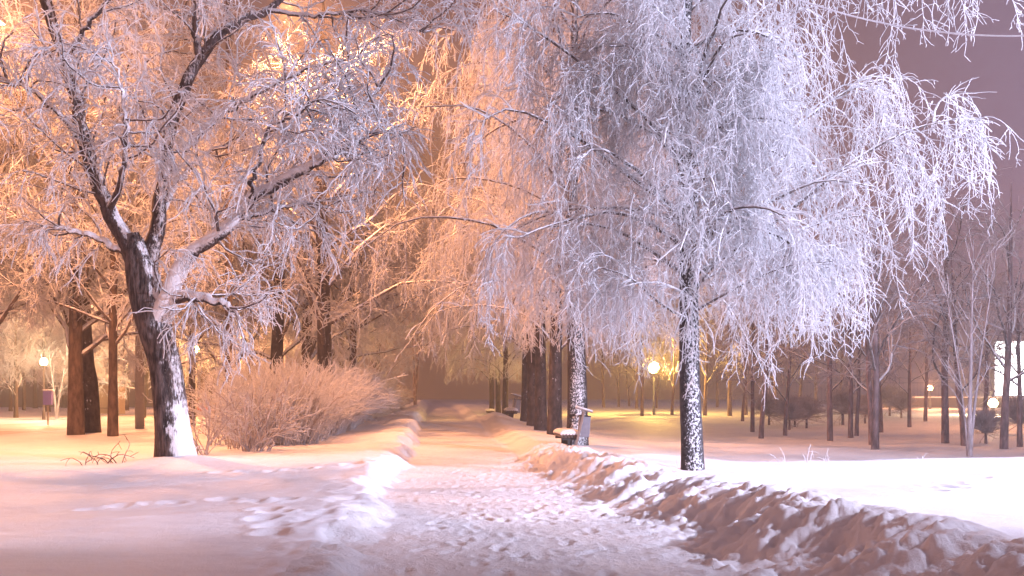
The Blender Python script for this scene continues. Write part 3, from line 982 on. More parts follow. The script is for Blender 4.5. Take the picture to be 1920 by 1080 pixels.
lb3 = spawn(rng, lbx, 7.5, 0.1, (0.22, 0.62), 45, 4, 0.45, 0.22, 0.0095, 0.0075, taper_len=0.3)
lb4 = spawn(rng, lb1[0], 5.5, 0.3, (0.3, 0.7), 45, 4, 0.4, 0.22, 0.0095, 0.0075)
tubes_mesh('branches', [(lb1[0], lb1[1], 5)], M_BRANCH, oldtree)
tubes_mesh('crown', [(lb2[0], lb2[1], 4), (lb2b[0], lb2b[1], 4), lb3, lb4], M_FROST, oldtree)
print('old tree twigs', len(lb2[0]), len(lb2b[0]), len(lb3[0]), len(lb4[0]))


# --- generic spreading frosted tree (three kinds, copied)
def spreading(seed, H, r0, fork, n_main, spread, fine, twig_r, lean=0.0, up=0.15, droop=0.4):
    rng = np.random.default_rng(seed)
    tp = [(0, 0, -.3, r0 * 1.15), (0, 0, 0, r0 * 1.05), (lean * .2, 0, fork * .5, r0 * .88), (lean * .6, 0, fork, r0 * .8), (lean, .05, fork + (H - fork) * .45, r0 * .5), (lean * 1.1, -.05, H * .9, r0 * .12)]
    tr = spline(tp, 24)
    limbs, radii = [], []
    for i in range(n_main):
        f = i / max(1, n_main - 1)
        z = fork * 0.85 + (H * 0.72 - fork) * f
        j = np.argmin(np.abs(tr[:, 2] - z))
        az = i * 2.4 + rng.normal(0, .3)
        el = math.radians(rng.uniform(28, 55) + 12 * f)
        d = np.array([math.cos(az) * math.cos(el), math.sin(az) * math.cos(el), math.sin(el)])
        L = spread * (1 - .45 * f) * rng.uniform(.85, 1.2)
        p = tr[j, :3].copy()
        pts = [p.copy()]
        for s in range(9):
            d = d + np.array([0, 0, up * .3 - .02 * s]) + .16 * rng.standard_normal(3)
            d /= np.linalg.norm(d)
            p = p + d * L / 9
            pts.append(p.copy())
        limbs.append(pts)
        radii.append(np.linspace(min(tr[j, 3] * .45, .085), .013, 10))
    LP, LR = np.array(limbs), np.array(radii)
    B = spawn(rng, LP, 2.6 * fine, .2, (.9, 2.3), 50, 6, .1, .2, .025, twig_r, up=.15)
    S = spawn(rng, B[0], 3.6 * fine, .15, (.5, 1.3), 48, 5, droop, .22, twig_r, twig_r * .8)
    T = spawn(rng, S[0], 4.6 * fine, .1, (.25, .65), 45, 3, droop * .8, .22, twig_r * .85, twig_r * .65)
    T2 = spawn(rng, B[0], 3.0 * fine, .1, (.25, .65), 50, 3, droop * .8, .22, twig_r * .85, twig_r * .65)
    return tr, (LP, LR), B, [S, T, T2]


def build_spread(name, label, cat, parts, bark, frost, group, branch=None):
    t = thing(name, label, cat, (0, 0, 0), 0, group)
    tr, (LP, LR), B, tw = parts
    trunk_mesh('trunk', tr, bark, t, 14, 0.04, 3, 0.15)
    tubes_mesh('limbs', [(LP, LR, 6)], branch or M_BRANCH, t)
    tubes_mesh('crown', [(B[0], B[1], 4)] + [(g[0], g[1], 3) for g in tw], frost, t)
    return t


G_LEFT = 'frosted trees between the path and the street'
protos = [
    build_spread('frosted_tree', 'brown forked trunk of a frosted tree, left of the pair behind the old tree', 'tree', spreading(31, 15.5, .25, 2.6, 24, 6.2, 1.25, .0145), M_BARK_PLAIN, M_FROST, G_LEFT),
    build_spread('frosted_tree', 'dark snow-specked trunk of a frosted tree, right of the pair behind the old tree', 'tree', spreading(32, 16.5, .31, 3.0, 25, 6.4, 1.2, .015, -.5), M_BARK_FAR, M_FROST, G_LEFT),
    build_spread('frosted_tree', 'slim dark upright frosted tree just left of the old tree', 'tree', spreading(33, 14.0, .15, 2.9, 22, 5.2, 1.25, .015), M_BARK_PLAIN, M_FROST, G_LEFT),
]


def ground_at(px, d):
    x = (px - 960) / FOC * d
    return (x, d, gz(x, d))


left_spots = [
    (0, 142, 30.6, 0.3, 1.0, None), (1, 171, 32.6, 1.2, 1.0, None), (2, 212, 29.8, 0.0, 1.0, None),
    (2, 360, 41.0, 2.2, 1.0, 'pale leaning frosted tree just right of the old trunk'),
    (0, 428, 45.0, 4.0, 1.0, 'dark frosted tree with wide low limbs behind the white shrub'),
    (1, -50, 31.0, 2.6, 1.0, 'frosted tree at the left edge reaching bare limbs into view'),
    (1, 505, 39.0, 3.2, 0.95, 'frosted tree rising out of the near end of the hedge'),
    (0, 575, 42.0, 5.2, 1.1, 'glowing frosted tree standing over the middle of the hedge'),
    (1, 630, 52.0, 0.7, 1.05, 'frosted tree over the far half of the hedge'),
    (0, 660, 68.0, 1.9, 1.0, 'dim frosted tree over the far end of the hedge'),
    (1, 702, 88.0, 2.9, .85, 'hazy frosted tree beyond the end of the hedge'),
    (2, 20, 88.0, 0.9, 1.1, 'leftmost of the far trunks across the street'),
    (2, 45, 92.0, 1.4, 1.15, 'second far trunk across the street, right of the small blue board'),
    (0, 66, 104.0, 2.1, 1.0, 'far pale tree across the street between the blue board and the sapling'),
    (1, 120, 112.0, 3.9, 1.0, 'far hazy tree across the street behind the forked sapling'),
    (0, 300, 78.0, 4.4, 1.1, 'frosted tree across the street behind the old trunk'),
    (1, 235, 90.0, 5.0, 1.0, 'frosted tree across the street behind the bus shelter'),
    (0, 380, 96.0, 5.6, 1.1, 'frosted tree across the street behind the snowed-in car'),
    (1, 330, 52.0, 0.2, 1.0, 'frosted tree filling the gap behind the old tree fork'),
    (2, 150, 70.0, 1.1, .62, 'small frosted tree over the road left of the bus shelter'),
    (0, 30, 66.0, 2.6, .6, 'small frosted tree over the road behind the blue board'),
    (1, 268, 64.0, 3.3, .6, 'small frosted tree over the road behind the plain pole'),
    (2, 345, 72.0, 4.8, .62, 'small frosted tree over the road just right of the old trunk'),
    (0, 415, 86.0, 5.4, .6, 'small frosted tree over the road right of the red car'),
    (1, 90, 86.0, .6, .7, 'frosted tree behind the white globe lamp'),
    (2, 205, 116.0, 1.9, .9, 'hazy frosted tree against the dark wall, right of the shelter'),
    (1, 612, 36.0, 1.5, 1.05, 'low frosted tree inside the hedge over its middle'),
    (0, 640, 60.0, 4.4, 1.0, 'frosted tree behind the far half of the hedge, farther than its neighbour'),
    (2, 662, 41.0, 2.4, 1.15, 'frosted tree rising behind the hedge near its far end'),
    (2, 470, 62.0, 0.5, 1.15, 'frosted tree behind the hedge beside the street lamp glow'),
]
for i, (k, px, d, rz, sc, lab) in enumerate(left_spots):
    loc = ground_at(px, d)
    if lab is None:
        protos[k].location = loc
        protos[k].rotation_euler = (0, 0, rz)
    else:
        dup(protos[k], loc, rz, lab, sc)

# --- slim park trees on the right lawn
G_PARK = 'slim young trees on the park lawn'
park = [
    build_spread('park_tree', 'slim dark straight park tree in front of the round bushes', 'tree', spreading(41, 6.8, .095, 1.9, 9, 2.4, 1.0, .010, 0, .3, .15), M_BARK_PARK, M_FROST_THIN, G_PARK),
    build_spread('park_tree', 'slim park tree just right of the big birch crown, front trunk of a close pair', 'tree', spreading(42, 7.4, .10, 2.1, 10, 2.6, .95, .009, .15, .3, .15), M_BARK_PARK, M_FROST_THIN, G_PARK),
    build_spread('park_tree', 'leaning slim park tree left of the round bushes', 'tree', spreading(43, 6.2, .085, 1.7, 9, 2.2, .95, .009, -.4, .3, .15), M_BARK_PARK, M_FROST_THIN, G_PARK),
]
park_spots = [  # kind, px, base py, rot, scale, label
    (0, 1556, 827, 0, 1, None), (1, 1641, 843, 1, 1, None), (2, 1427, 822, 2, 1, None),
    (1, 1634, 833, 2.2, .9, 'slim park tree just behind the front trunk of the close pair'),
    (0, 1411, 810, 3, .9, 'short slim park tree left of the leaning one'),
    (2, 1472, 817, 4, .9, 'slim reddish park tree between two round bushes'),
    (0, 1595, 821, .6, .95, 'left trunk of a thin pair just left of the close pair'),
    (2, 1606, 817, 1.6, .9, 'right trunk of a thin pair just left of the close pair'),
    (1, 1652, 811, 2.7, .9, 'dark park tree half hidden behind the close pair'),
    (0, 1705, 801, 3.5, .95, 'thin straight post-like park tree left of the small warm lamp'),
    (1, 1772, 831, 4.2, 1.1, 'dark thick park tree left of the pale many-stemmed sapling'),
    (2, 1808, 836, 5.1, 1.0, 'dark curved park tree just left of the pale sapling'),
    (1, 1882, 842, 5.9, 1.05, 'dark park tree in front of the lit screen at the right edge'),
    (0, 1912, 838, .9, .8, 'thin park tree at the very right edge of the lawn'),
    (0, 1204, 780, 1.3, 1.1, 'dark trunk left of the yellow lamp'),
    (2, 1260, 778, 1.9, 1.1, 'thin bent trunk between the yellow lamp and the big birch'),
    (0, 1194, 766, 2.9, 1.2, 'far yellow-lit trunk left of the yellow lamp'),
    (1, 1132, 764, 3.6, 1.2, 'far thin trunk right of the speckled birch'),
    (2, 1160, 763, 4.6, 1.2, 'far thin trunk halfway between speckled birch and yellow lamp'),
    (1, 1322, 779, 5.3, 1.15, 'curved dark trunk right behind the big birch trunk'),
    (0, 1345, 764, .2, 1.2, 'far lit thin trunk right of the big birch trunk'),
    (1, 1368, 780, 1.1, 1.4, 'thick dark park trunk under the birch twigs'),
    (2, 1392, 790, 2.0, 1.0, 'thin park trunk right of the thick dark one'),
    (0, 1398, 778, 2.4, 1.3, 'stout dark trunk behind the thin one under the birch'),
    (1, 1455, 775, 3.1, 1.3, 'far leaning trunk behind the round bushes'),
    (2, 1498, 776, 3.8, 1.3, 'far dark trunk above the round bushes'),
    (0, 1530, 770, 4.1, 1.2, 'far thin trunk left of the dark straight tree'),
    (1, 1576, 768, 4.9, 1.2, 'far thin trunk right of the dark straight tree'),
    (2, 1180, 762, 5.5, 1.1, 'very far thin trunk at the back of the lawn by the yellow lamp'),
    (0, 1286, 765, 5.7, 1.2, 'far trunk half hidden behind the big birch trunk'),
    (1, 1735, 790, .5, 1.0, 'park tree behind the pale sapling beside the small lamp'),
    (2, 1231, 765.5, 4.0, 1.0, 'yellow-lit tree whose twigs glow around the yellow lamp'),
    (2, 1845, 812, 1.5, 1.1, 'park tree between the pale sapling and the lit screen'),
]


def lawn_d(px, py):
    """distance at which the ground is seen at that picture position"""
    d = 18.0
    best, bd = 1e9, d
    for dd in np.arange(19.5, 110, 0.25):
        z = gz((px - 960) / FOC * dd, dd)
        e = abs(HOR + (HC - z) * FOC / dd - py)
        if e < best:
            best, bd = e, dd
    return bd


for i, (k, px, py, rz, sc, lab) in enumerate(park_spots):
    d = lawn_d(px, py)
    loc = ground_at(px, d)
    if lab is None:
        park[k].location = loc
        park[k].rotation_euler = (0, 0, rz)
    else:
        dup(park[k], loc, rz, lab, sc)


# --- pale many-stemmed sapling on the right
def sapling(px, d, stems, label, seed, mat_st, mat_tw, H=4.2):
    x, y, z = ground_at(px, d)
    t = thing('sapling', label, 'young tree', (x, y, z))
    rg = np.random.default_rng(seed)
    st = []
    for (lx_, ly_, r) in stems:
        pts = [(0.04 * lx_, 0.05 * ly_, -.2, r), (0.12 * lx_, .1 * ly_, .7, r * .9), (.4 * lx_, .4 * ly_, H * .45, r * .6), (.75 * lx_, .8 * ly_, H * .75, r * .35), (lx_, ly_, H, .008)]
        st.append(spline(pts, 14))
    SP, SR = np.array([s[:, :3] for s in st]), np.array([s[:, 3] for s in st])
    tubes_mesh('stems', [(SP, SR, 9)], mat_st, t)
    b = spawn(rg, SP, 4, .3, (.6, 1.5), 36, 7, 0, .1, .012, .006, up=.35)
    c = spawn(rg, b[0], 3.5, .2, (.2, .6), 40, 4, .1, .15, .007, .005, up=.15)
    tubes_mesh('crown', [(b[0], b[1], 4), c], mat_tw, t)
    return t


M_PALE_BARK = bark_mat('pale_sapling_bark', (0.22, 0.18, 0.18), (0.40, 0.34, 0.35), (0.4, -0.4, 0.5), .6, .9, (1, 1, .3), 10, .3, .01)
sapling(1817, 22.8, [(.15, .1, .06), (.75, .2, .04), (-.5, .4, .026)], 'pale many-stemmed sapling at the near edge of the lawn on the right', 61, M_PALE_BARK, M_FROST_THIN, 5.0)
sapling(318 / 3, 62, [(-.5, 0, .08), (.7, .1, .07)], 'pale forked sapling across the street left of the brown trunks', 62, M_PALE_BARK, M_FROST, 4.5)
sapling(778, 82, [(-.2, 0, .12), (.5, .1, .12), (.3, -.2, .06)], 'hazy twin-stemmed young tree at the far end of the hedge', 63, M_BARK_PARK, M_FROST_THIN, 6.5)


# --- bare stems: hedge, white shrubs, round bushes
def bush_stems(rg, n, x0, x1, y0, y1, h0, h1, lean, k=6, r0=.012, r1=.006, zfun=None, wander=.08, droop=.12):
    x = rg.uniform(x0, x1, n)
    y = rg.uniform(y0, y1, n)
    z = zfun(x, y) if zfun is not None else np.zeros(n)
    L = rg.uniform(h0, h1, n)
    D = normed(np.stack([lean * rg.standard_normal(n), lean * rg.standard_normal(n), np.ones(n)], -1))
    out = np.empty((n, k + 1, 3))
    pos = np.stack([x, y, z], -1)
    out[:, 0] = pos
    for s in range(k):
        D = D + wander * rg.standard_normal((n, 3))
        D[:, 2] -= droop * s / k
        D = normed(D)
        pos = pos + D * (L / k)[:, None]
        out[:, s + 1] = pos
    R = (r1 + (r0 - r1) * np.linspace(1, 0, k + 1))[None] * rg.uniform(.8, 1.2, n)[:, None]
    return out, R


rg = np.random.default_rng(71)
hx, hy = -4.6, 25.0
hedge = thing('hedge', 'long rounded hedge of frosted twigs along the left side of the path', 'hedge', (hx, hy, gz(hx, hy)))


def hedge_part(y0, y1, n, seed, rs, hh):
    rg = np.random.default_rng(seed)
    y = rg.uniform(y0, y1, n)
    u = rg.uniform(-5.4, -3.7, n) - np.where(y < 30, rg.uniform(0, 1, n) * .6, 0)
    x = path_x(y) + u
    z = height(x, y, False)
    k = 7
    L = rg.uniform(hh * .7, hh * 1.05, n) * (.78 + .42 * vnoise(x * .9, y * .9, 5)) * (1 + .25 * (rg.random(n) > .93))
    out_dir = (u + 4.6) / 1.0
    D = normed(np.stack([0.20 * out_dir + .26 * rg.standard_normal(n), .26 * rg.standard_normal(n), np.ones(n)], -1))
    pos = np.stack([x - hx, y - hy, z - hedge.location[2] - .05], -1)
    out = np.empty((n, k + 1, 3))
    out[:, 0] = pos
    for s in range(k):
        D = D + .13 * rg.standard_normal((n, 3)) + np.stack([.05 * out_dir, np.zeros(n) - .01, -np.full(n, .02 * s)], -1)
        D = normed(D)
        pos = pos + D * (L / k)[:, None]
        out[:, s + 1] = pos
    R = (rs * .6 + rs * .6 * np.linspace(1, 0, k + 1))[None] * rg.uniform(.8, 1.2, n)[:, None]
    a = spawn(rg, out, 2.6, .2, (.3, .8), 42, 4, .1, .12, rs * .75, rs * .5, up=.1)
    b = spawn(rg, a[0], 2.4, .2, (.12, .35), 38, 3, .1, .15, rs * .6, rs * .45)
    return [(out, R, 4), a, b]


tubes_mesh('near_growth', hedge_part(24.5, 36, 2000, 72, .0115, 2.1), M_FROST, hedge)
tubes_mesh('far_growth', hedge_part(36, 61, 2100, 73, .018, 2.2), M_FROST, hedge)
rgx = hedge_part(66, 84, 700, 74, .03, 2.2)
hedge2 = thing('hedge', 'dim second hedge continuing past the end of the near one', 'hedge', (hx, hy, gz(hx, hy)))
tubes_mesh('growth', rgx, M_FROST_THIN, hedge2)


def shrub(px, d, n, hh, lean, label, seed, rs, mat, spread=.35):
    x, y, z = ground_at(px, d)
    t = thing('frosted_shrub', label, 'shrub', (x, y, z), 0, 'small shrubs beside the old tree')
    rg = np.random.default_rng(seed)
    a = bush_stems(rg, n, -spread, spread, -spread, spread, hh * .6, hh, lean, 7, rs * 1.2, rs * .8, wander=.09, droop=.15)
    a[0][:, :, 2] -= .06
    b = spawn(rg, a[0], 5.0, .25, (.25, .8), 34, 5, .12, .13, rs * .85, rs * .65, up=.12)
    c = spawn(rg, b[0], 5.0, .2, (.1, .32), 40, 3, .1, .15, rs * .7, rs * .55)
    tubes_mesh('stems', [(a[0], a[1], 5)], M_FROST_TWIG, t)
    tubes_mesh('crown', [b, c], mat, t)
    return t


shrub(478, 21.6, 30, 2.0, .55, 'white frosted shrub in front of the near end of the hedge', 81, .0135, M_FROST, .25)
shrub(452, 22.6, 20, 1.7, .5, 'pale frosted shrub between the white shrub and the old trunk', 82, .012, M_FROST, .3)
shrub(385, 20.2, 12, 1.6, .55, 'thin brown-stemmed shrub just right of the old trunk', 83, .009, M_FROST_TWIG, .15)
shrub(540, 25.5, 30, 1.9, .35, 'frosted shrub merging into the near end of the hedge', 84, .010, M_FROST_TWIG, .5)
shrub(425, 24.5, 22, 1.9, .4, 'loose frosted shrub behind the thin brown-stemmed one', 85, .010, M_FROST, .4)


def round_bush(seed, label):
    t = thing('round_bush', label, 'bush', (0, 0, 0), 0, 'clipped round bushes on the lawn')
    rg = np.random.default_rng(seed)
    s = np.array([[(0, 0, -.2), (0.01, 0, .2), (0, 0.01, .5)]])
    tubes_mesh('stem', [(s, np.array([[.06, .05, .045]]), 8)], M_BARK_PARK, t)
    n = 230
    D = normed(rg.standard_normal((n, 3)) * np.array([.6, .6, .5]) + np.array([0, 0, .95]))
    pos = np.tile(np.array([0, 0, .42]), (n, 1))
    P = np.empty((n, 6, 3))
    P[:, 0] = pos
    for i in range(5):
        D = normed(D + .12 * rg.standard_normal((n, 3)))
        pos = pos + D * (rg.uniform(.75, 1.1, n) * .2)[:, None]
        P[:, i + 1] = pos
    R = np.linspace(.014, .007, 6)[None] * np.ones((n, 1))
    b = spawn(rg, P, 8, .35, (.15, .4), 35, 3, 0, .12, .009, .006)
    tubes_mesh('crown', [(P, R, 4), b], M_FROST_THIN, t)
    return t


rb = [round_bush(91, 'first round bush from the big birch, right of the leaning tree'), round_bush(92, 'large round bush right of the reddish slim tree')]
bush_spots = [(0, 1480, 806, 1, None), (1, 1512, 803, 1.25, None),
              (0, 1490, 800, 1.0, 'small round bush left of the large one'), (1, 1442, 797, 1.1, 'round bush behind the leaning park tree'),
              (0, 1580, 797, 1.25, 'round bush just right of the dark straight tree'), (1, 1622, 794, 1.0, 'small round bush left of the close pair of trunks'),
              (0, 1848, 832, .75, 'round bush under the low bright lamp'), (1, 1690, 784, 1.1, 'pale bush on the far bank left of the small warm lamp'),
              (1, 1910, 815, 1.0, 'bush at the right edge below the lit screen'), (0, 1668, 780, 1.3, 'far bush right of the close pair of trunks')]
for (k, px, py, sc, lab) in bush_spots:
    d = lawn_d(px, py)
    loc = ground_at(px, d)
    if lab is None:
        rb[k].location = loc
    else:
        dup(rb[k], loc, px * .7, lab, sc)

# ------------------------------------------------------------------ benches and litter bins
def make_bench(label):
    t = thing('park_bench', label, 'bench', (0, 0, 0), 0, 'backless benches along the path')
    L = 0.95
    for i in range(6):
        a = -0.30 + i * 0.105
        h = 0.46 + (0.03 if i in (0,) else 0) - 0.02 * abs(i - 2.5) / 2.5
        m = MB()
        m.box(a, a + 0.075, -L, L, h - 0.12, h)
        m.build('seat_slat', M_WOOD, t, False, .008)
    for y in (-L + .16, L - .16):
        m = MB()
        m.box(-0.07, 0.07, y - .05, y + .05, -0.25, 0.30)
        m.box(-0.28, 0.30, y - .04, y + .04, 0.26, 0.335)
        m.build('leg', M_IRON, t, False, .01)
    # a rounded blanket of snow sagging between the slats
    nx_, ny_ = 40, 40
    xs = np.linspace(-.335, .335, nx_)
    ys = np.linspace(-L - .03, L + .03, ny_)
    X, Y = np.meshgrid(xs, ys)
    e = (1 - (np.abs(X) / .345) ** 4) * (1 - (np.abs(Y) / (L + .035)) ** 10)
    top = 0.465 + .15 * np.clip(e, 0, 1) ** .5 + .02 * fbm(X * 4, Y * 2, 3, 3) * np.clip(e, 0, 1)
    sag = .045 * np.abs(np.sin((X + .30) / .105 * math.pi)) ** 4
    bot = 0.463 - .04 * (1 - sag / .045) * (np.abs(Y) > L - .0)
    v = np.concatenate([np.stack([X, Y, top], -1).reshape(-1, 3), np.stack([X, Y, np.minimum(bot, top - .004)], -1).reshape(-1, 3)])
    ii = (np.arange(ny_ - 1)[:, None] * nx_ + np.arange(nx_ - 1)[None]).ravel()
    q1 = np.stack([ii, ii + 1, ii + nx_ + 1, ii + nx_], -1)
    N = nx_ * ny_
    ring = np.concatenate([np.arange(nx_), np.arange(1, ny_) * nx_ + nx_ - 1, (ny_ - 1) * nx_ + np.arange(nx_ - 2, -1, -1), np.arange(ny_ - 2, 0, -1) * nx_])
    r2 = np.roll(ring, -1)
    side = np.stack([ring + N, r2 + N, r2, ring], -1)
    link_mesh('snow_cap', v, np.concatenate([q1, q1[:, ::-1] + N, side]), M_CAP, t)
    return t


bench = make_bench('nearest snow-topped wooden bench in front of the speckled birch')
bspots = [(1062, 24.3, None), (958, 46.0, 'second snow-topped bench, left of the tight birch cluster'), (919, 66.0, 'most distant small bench by the leftmost birch trunks')]
rz_path = math.atan(0.08)
for px, d, lab in bspots:
    loc = ground_at(px, d)
    loc = (loc[0], loc[1], loc[2] - .06)
    if lab is None:
        bench.location = loc
        bench.rotation_euler = (0, 0, rz_path)
        bench.scale = (.72, .72, .72)
    else:
        dup(bench, loc, rz_path, lab, .8)


def make_bin(label):
    """litter bin: box hung on a slanting post with a tilted lid board"""
    t = thing('litter_bin', label, 'litter bin', (0, 0, 0), 0, 'litter bins beside the benches')
    m = MB()
    p0, p1 = np.array([-.20, -.06, -.25]), np.array([.12, -.02, 1.08])
    ax = normed((p1 - p0)[None])[0]
    for sgn in (-1, 1):
        m.tube([p0 + (0, sgn * .22 + .2, 0), p1 + (0, sgn * .22 + .2, 0)], .042, 4)
    m.build('slanted_post', M_PALE_METAL, t)
    b = MB()
    tilt = math.radians(-4)

    def R(v):
        c, s = math.cos(tilt), math.sin(tilt)
        return (.13 + v[0] * c - v[2] * s, v[1] + .2, .62 + v[0] * s + v[2] * c)
    b.box(-.17, .17, -.165, .165, -.33, .30, R)
    b.build('bin_box', M_METAL, t, False, .015)
    f = MB()
    f.box(-.185, .185, -.18, .18, .30, .335, R)
    f.build('rim', M_IRON, t, False, .006)
    s = MB()
    ti = math.radians(-16)

    def R2(v):
        c, s_ = math.cos(ti), math.sin(ti)
        return (.12 + v[0] * c - v[2] * s_, v[1] + .2, 1.10 + v[0] * s_ + v[2] * c)
    s.box(-.26, .26, -.27, .27, 0, .03, R2)
    s.build('lid', M_PALE_METAL, t, False, .01)
    c = MB()
    c.box(-.25, .25, -.26, .26, .032, .085, R2)
    c.build('snow_cap', M_CAP, t, True, .03)
    return t


bn = make_bin('tilted grey litter bin between the nearest bench and the speckled birch')
loc = ground_at(1088, 23.6)
bn.location = (loc[0], loc[1], loc[2] - .02)
bn.scale = (.78, .78, .78)
loc = ground_at(965, 48.5)
dup(bn, loc, .2, 'snow-lidded litter bin behind the second bench')

# ------------------------------------------------------------------ street side things
def simple_tube_thing(name, label, cat, loc, pts, rad, mat, sides=10):
    m = MB()
    m.tube(pts, rad, sides)
    o = m.build(name, mat, None, True)
    o.location = tuple(float(v) for v in loc)
    return tag(o, label, cat)


loc = ground_at(262, 37)
simple_tube_thing('utility_pole', 'straight plain concrete pole left of the old trunk', 'pole', loc, [(0, 0, -.3), (0, 0, 4), (0, 0, 9.5)], [.17, .155, .12], M_CONCRETE, 12)

x, y, z = ground_at(90, 47)
t = thing('notice_post', 'small violet-blue board on a thin post beside the street', 'sign', (x, y, z))
m = MB()
m.tube([(0, 0, -.3), (0, 0, 1.05)], .035, 8)
m.build('post', M_PALE_METAL, t, True)
m = MB()
m.box(-.20, .20, -.10, .10, .95, 1.60)
m.build('board', M_BLUE, t, False, .015)
m = MB()
m.box(-.22, .24, -.12, .12, 1.603, 1.68)
m.build('snow_cap', M_CAP, t, True, .03)

# bus shelter
x, y, z = ground_at(192, 74)
t = thing('bus_shelter', 'tan bus shelter with a curved snowy roof across the street', 'bus shelter', (x, y, z))
m = MB()
m.box(-1.3, 1.3, .9, .96, 0.1, 2.3)
m.build('back_panel', M_TAN, t)
for sx in (-1.3, 1.3):
    m = MB()
    m.box(sx - .04, sx + .04, -.2, .9, .1, 2.3)
    m.build('side_panel', M_TAN, t)
for sx in (-1.3, 1.3):
    m = MB()
    m.tube([(sx, -.32, -.2), (sx, -.32, 2.45)], .05, 8)
    m.build('post', M_PALE_METAL, t, True)
m = MB()
a = np.linspace(-1, 1, 13)
for i in range(12):
    z0_, z1_ = 2.85 - .45 * a[i] ** 2, 2.85 - .45 * a[i + 1] ** 2
    m.add([(a[i] * 1.6, -.8, z0_), (a[i + 1] * 1.6, -.8, z1_), (a[i + 1] * 1.6, 1.2, z1_), (a[i] * 1.6, 1.2, z0_),
           (a[i] * 1.6, -.8, z0_ - .08), (a[i + 1] * 1.6, -.8, z1_ - .08), (a[i + 1] * 1.6, 1.2, z1_ - .08), (a[i] * 1.6, 1.2, z0_ - .08)],
          [(0, 1, 2, 3), (4, 7, 6, 5), (0, 4, 5, 1), (3, 2, 6, 7)])
m.build('roof', M_METAL, t)
m = MB()
for i in range(12):
    z0_, z1_ = 2.86 - .45 * a[i] ** 2, 2.86 - .45 * a[i + 1] ** 2
    m.add([(a[i] * 1.62, -.85, z0_), (a[i + 1] * 1.62, -.85, z1_), (a[i + 1] * 1.62, 1.22, z1_), (a[i] * 1.62, 1.22, z0_),
           (a[i] * 1.62, -.85, z0_ + .22), (a[i + 1] * 1.62, -.85, z1_ + .22), (a[i + 1] * 1.62, 1.22, z1_ + .22), (a[i] * 1.62, 1.22, z0_ + .22)],
          [(4, 5, 6, 7), (0, 1, 5, 4), (3, 7, 6, 2)])
m.build('snow_cap', M_CAP, t, True)
m = MB()
m.box(-1.0, 1.0, .55, .85, .5, .56)
m.build('seat', M_WOOD, t, False, .01)

# snowed-in red car
x, y, z = ground_at(396, 76)
t = thing('parked_car', 'red car buried under snow, parked across the street right of the old trunk', 'car', (x, y, z - .05), math.radians(8))
prof = [(-2.1, .35), (-2.12, .62), (-1.95, .82), (-1.35, .90), (-.75, 1.38), (.75, 1.42), (1.35, .95), (2.0, .86), (2.12, .60), (2.1, .35)]
m = MB()
n = len(prof)
for s in (-.82, .82):
    pass
v = [(p[0], -.82 * (1 if p[1] < .95 else .82), p[1]) for p in prof] + [(p[0], .82 * (1 if p[1] < .95 else .82), p[1]) for p in prof]
f = [(i, (i + 1) % n, (i + 1) % n + n, i + n) for i in range(n)] + [tuple(range(n - 1, -1, -1)), tuple(range(n, 2 * n))]
m.add(v, f)
m.build('body', M_RED, t, False, .05)
for s in (-1, 1):
    m = MB()
    yy = s * .775
    m.add([(-1.15, s * .80, .96), (-.68, s * .70, 1.33), (.68, s * .70, 1.36), (1.15, s * .80, .97)], [(0, 1, 2, 3)])
    m.build('window', M_GLASS, t)
for sx in (-1.3, 1.3):
    for s in (-1, 1):
        m = MB()
        m.tube([(sx, s * .66, .33), (sx, s * .86, .33)], .33, 18)
        w = m.build('wheel', M_RUBBER, t, False, .03)
m = MB()
m.box(-.8, .8, -.66, .66, 1.41, 1.62)
m.build('roof_snow', M_CAP, t, True, .09)
m = MB()
m.box(-2.05, -1.3, -.76, .76, .90, 1.06)
m.build('bonnet_snow', M_CAP, t, True, .07)
m = MB()
m.box(1.42, 2.05, -.76, .76, .94, 1.06)
m.build('boot_snow', M_CAP, t, True, .05)

# dark boundary wall far on the left
x, y, z = ground_at(150, 120)
t = thing('boundary_wall', 'long dark violet wall behind the far trunks across the street', 'wall', (x, y, z))
m = MB()
m.box(-30, 22, 0, .3, -.5, 3.0)
m.build('wall_face', M_DARKWALL, t)
m = MB()
m.box(-30.1, 22.1, -.1, .4, 3.0, 3.2)
m.build('snow_cap', M_CAP, t, True, .05)

# right: lit screen on a plinth building, low dark fence, wire mesh fence
x, y, z = ground_at(1975, 88)
t = thing('lit_screen', 'huge glowing white screen on a low wall at the right edge', 'screen', (x, y, z))
W_SCR = glow_mat('lit_screen_face', (0.95, 0.97, 1.0), 6.0)
zb = W(1900, 742, 88)[2] - z
zt = W(1900, 640, 88)[2] - z
m = MB()
m.box(-5.2, 8, 0, .04, zb, zt)
m.build('screen_face', W_SCR, t)
m = MB()
m.box(-5.35, -5.2, -.1, .5, zb - .12, zt + .15)
m.box(-5.2, 8, -.1, .5, zt, zt + .15)
m.box(-5.2, 8, -.1, .5, zb - .12, zb)
m.build('screen_frame', M_METAL, t)
m = MB()
m.box(-5.3, 8.2, .06, .6, -.4, zb - .125)
m.build('base_wall', M_WALL, t)

